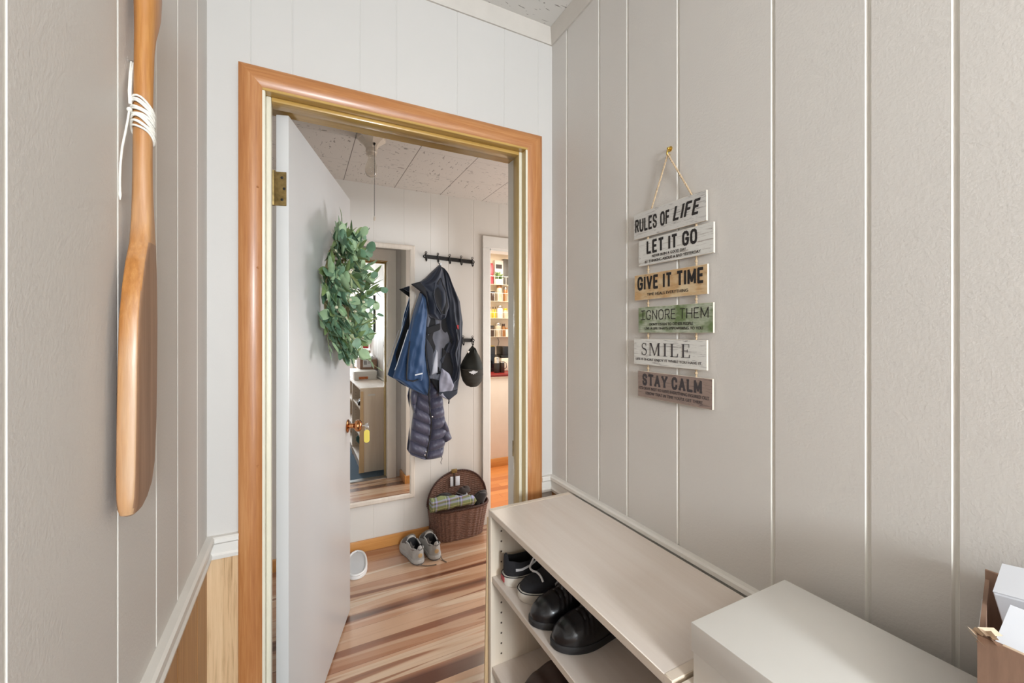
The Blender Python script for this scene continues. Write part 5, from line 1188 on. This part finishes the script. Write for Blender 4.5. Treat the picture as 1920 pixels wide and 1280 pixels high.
g = G(); g.box((xa+.012, 4.459, zz-.10), (xb-.02, 4.4602, zz-.05)); part(g, 'printed_panel', ink_soft, t, 40)
kbox('dark_box', 'dark box at the right of the topmost rack', 'box', 944.5, 485, 953, RZ[0], M('dark_grey_box', S(86, 84, 80), .5), 4.45, .06)
pp = thing('potted_plant', 'small leafy plant in a white pot on the topmost rack', 'plant', (*[K(934, 533, 4.415)[0], 4.415], RZ[0]))
p = K(934, 533, 4.415)[0]
g = G(); g.lathe([(.030, .001), (.040, .006), (.046, .06), (.042, .062), (.038, .055)], (p, 4.415, RZ[0]), (0, 0, 1), 20); part(g, 'pot', whj, pp, 50)
g = G(); rl = random.Random(9)
for i in range(26):
    a = rl.uniform(0, 2*PI); d = Vector((math.cos(a), math.sin(a)*.4-.3, rl.uniform(.4, 1.6))); leaf_mesh(g, Vector((p+rl.uniform(-.02, .03), 4.415, RZ[0]+.05+rl.uniform(0, .05))), d, Vector((0, -1, .4)), rl.uniform(.05, .09), .022, i % 2, rl.uniform(0, .4))
part(g, 'leaves', [leafm[2], leafm[3]], pp, 180, recalc=False)
# counter appliances
t, (xa, xb, zz) = kbox('toaster_oven', 'black appliance on the left of the kitchen worktop', 'appliance', 905, 650, 929, .944, blk, 4.20, .22, .01)
g = G(); g.box((xa+.01, 4.21, zz), (xb-.004, 4.40, zz+.012), .004); part(g, 'brass_top', bright_brass, t, 40)
g = G(); g.box((xa+.01, 4.1985, .99), (xb-.02, 4.2005, 1.14), .001); part(g, 'glass_door', M('dark_glass', S(20, 20, 22), .1), t, 40)
kx = K(931.5, 690, 4.08)[0]; gr = thing('coffee_grinder', 'black and steel coffee grinder at the front of the kitchen worktop', 'grinder', (kx, 4.08, .944))
zt_ = K(931, 669, 4.08)[1]
g = G(); g.lathe([(.030, .0005), (.032, .006), (.032, (zt_-.944)*.58), (.029, (zt_-.944)*.62)], (kx, 4.08, .944), (0, 0, 1), 22); part(g, 'grinder_body', blk, gr, 50)
g = G(); g.lathe([(.029, (zt_-.944)*.60), (.0295, (zt_-.944)*.95), (.024, zt_-.944)], (kx, 4.08, .944), (0, 0, 1), 22); part(g, 'steel_top', steel, gr, 50)
kx2 = K(941.5, 690, 4.08)[0]; fp = thing('french_press', 'glass french press with black frame right of the grinder', 'coffee press', (kx2, 4.08, .944)); z2 = K(941, 677, 4.08)[1]
g = G(); g.lathe([(.024, .0005), (.026, .004), (.026, z2-.944-.012)], (kx2, 4.08, .944), (0, 0, 1), 20); part(g, 'beaker', M('dark_coffee_glass', S(58, 46, 40), .1), fp, 50)
g = G(); g.lathe([(.0285, z2-.944-.014), (.0285, z2-.944-.004), (.020, z2-.944)], (kx2, 4.08, .944), (0, 0, 1), 20); part(g, 'press_lid', steel, fp, 50)
g = G(); g.tube([(kx2+.026, 4.08, z2-.012), (kx2+.046, 4.075, z2-.02), (kx2+.048, 4.075, z2-.07), (kx2+.027, 4.08, z2-.085)], .004, 8); part(g, 'handle', blk, fp, 60)
t, (xa, xb, zz) = kbox('coffee_maker', 'white coffee maker with a black top on the right of the worktop', 'coffee maker', 940, 671, 962, .944, whj, 4.22, .2, .01)
g = G(); g.box((xa, 4.22, zz), (xb, 4.42, zz+.03), .004); part(g, 'top_plate', blk, t, 40)
g = G(); g.box((xa+.02, 4.23, zz+.03), (xa+.10, 4.40, zz+.13), .006); part(g, 'water_tank', blk, t, 40)
g = G(); q = [K(x, y, 4.46) for x, y in ((934, 633), (936, 640), (934.5, 648), (932, 655))]; g.tube([(a, 4.47, b_) for a, b_ in q], .004, 6); tag(part(g, 'power_cord', blk, None, 60, loc=(q[-1][0], 4.47, q[-1][1])), 'black cord hanging down the kitchen wall below the lowest rack', 'cord')
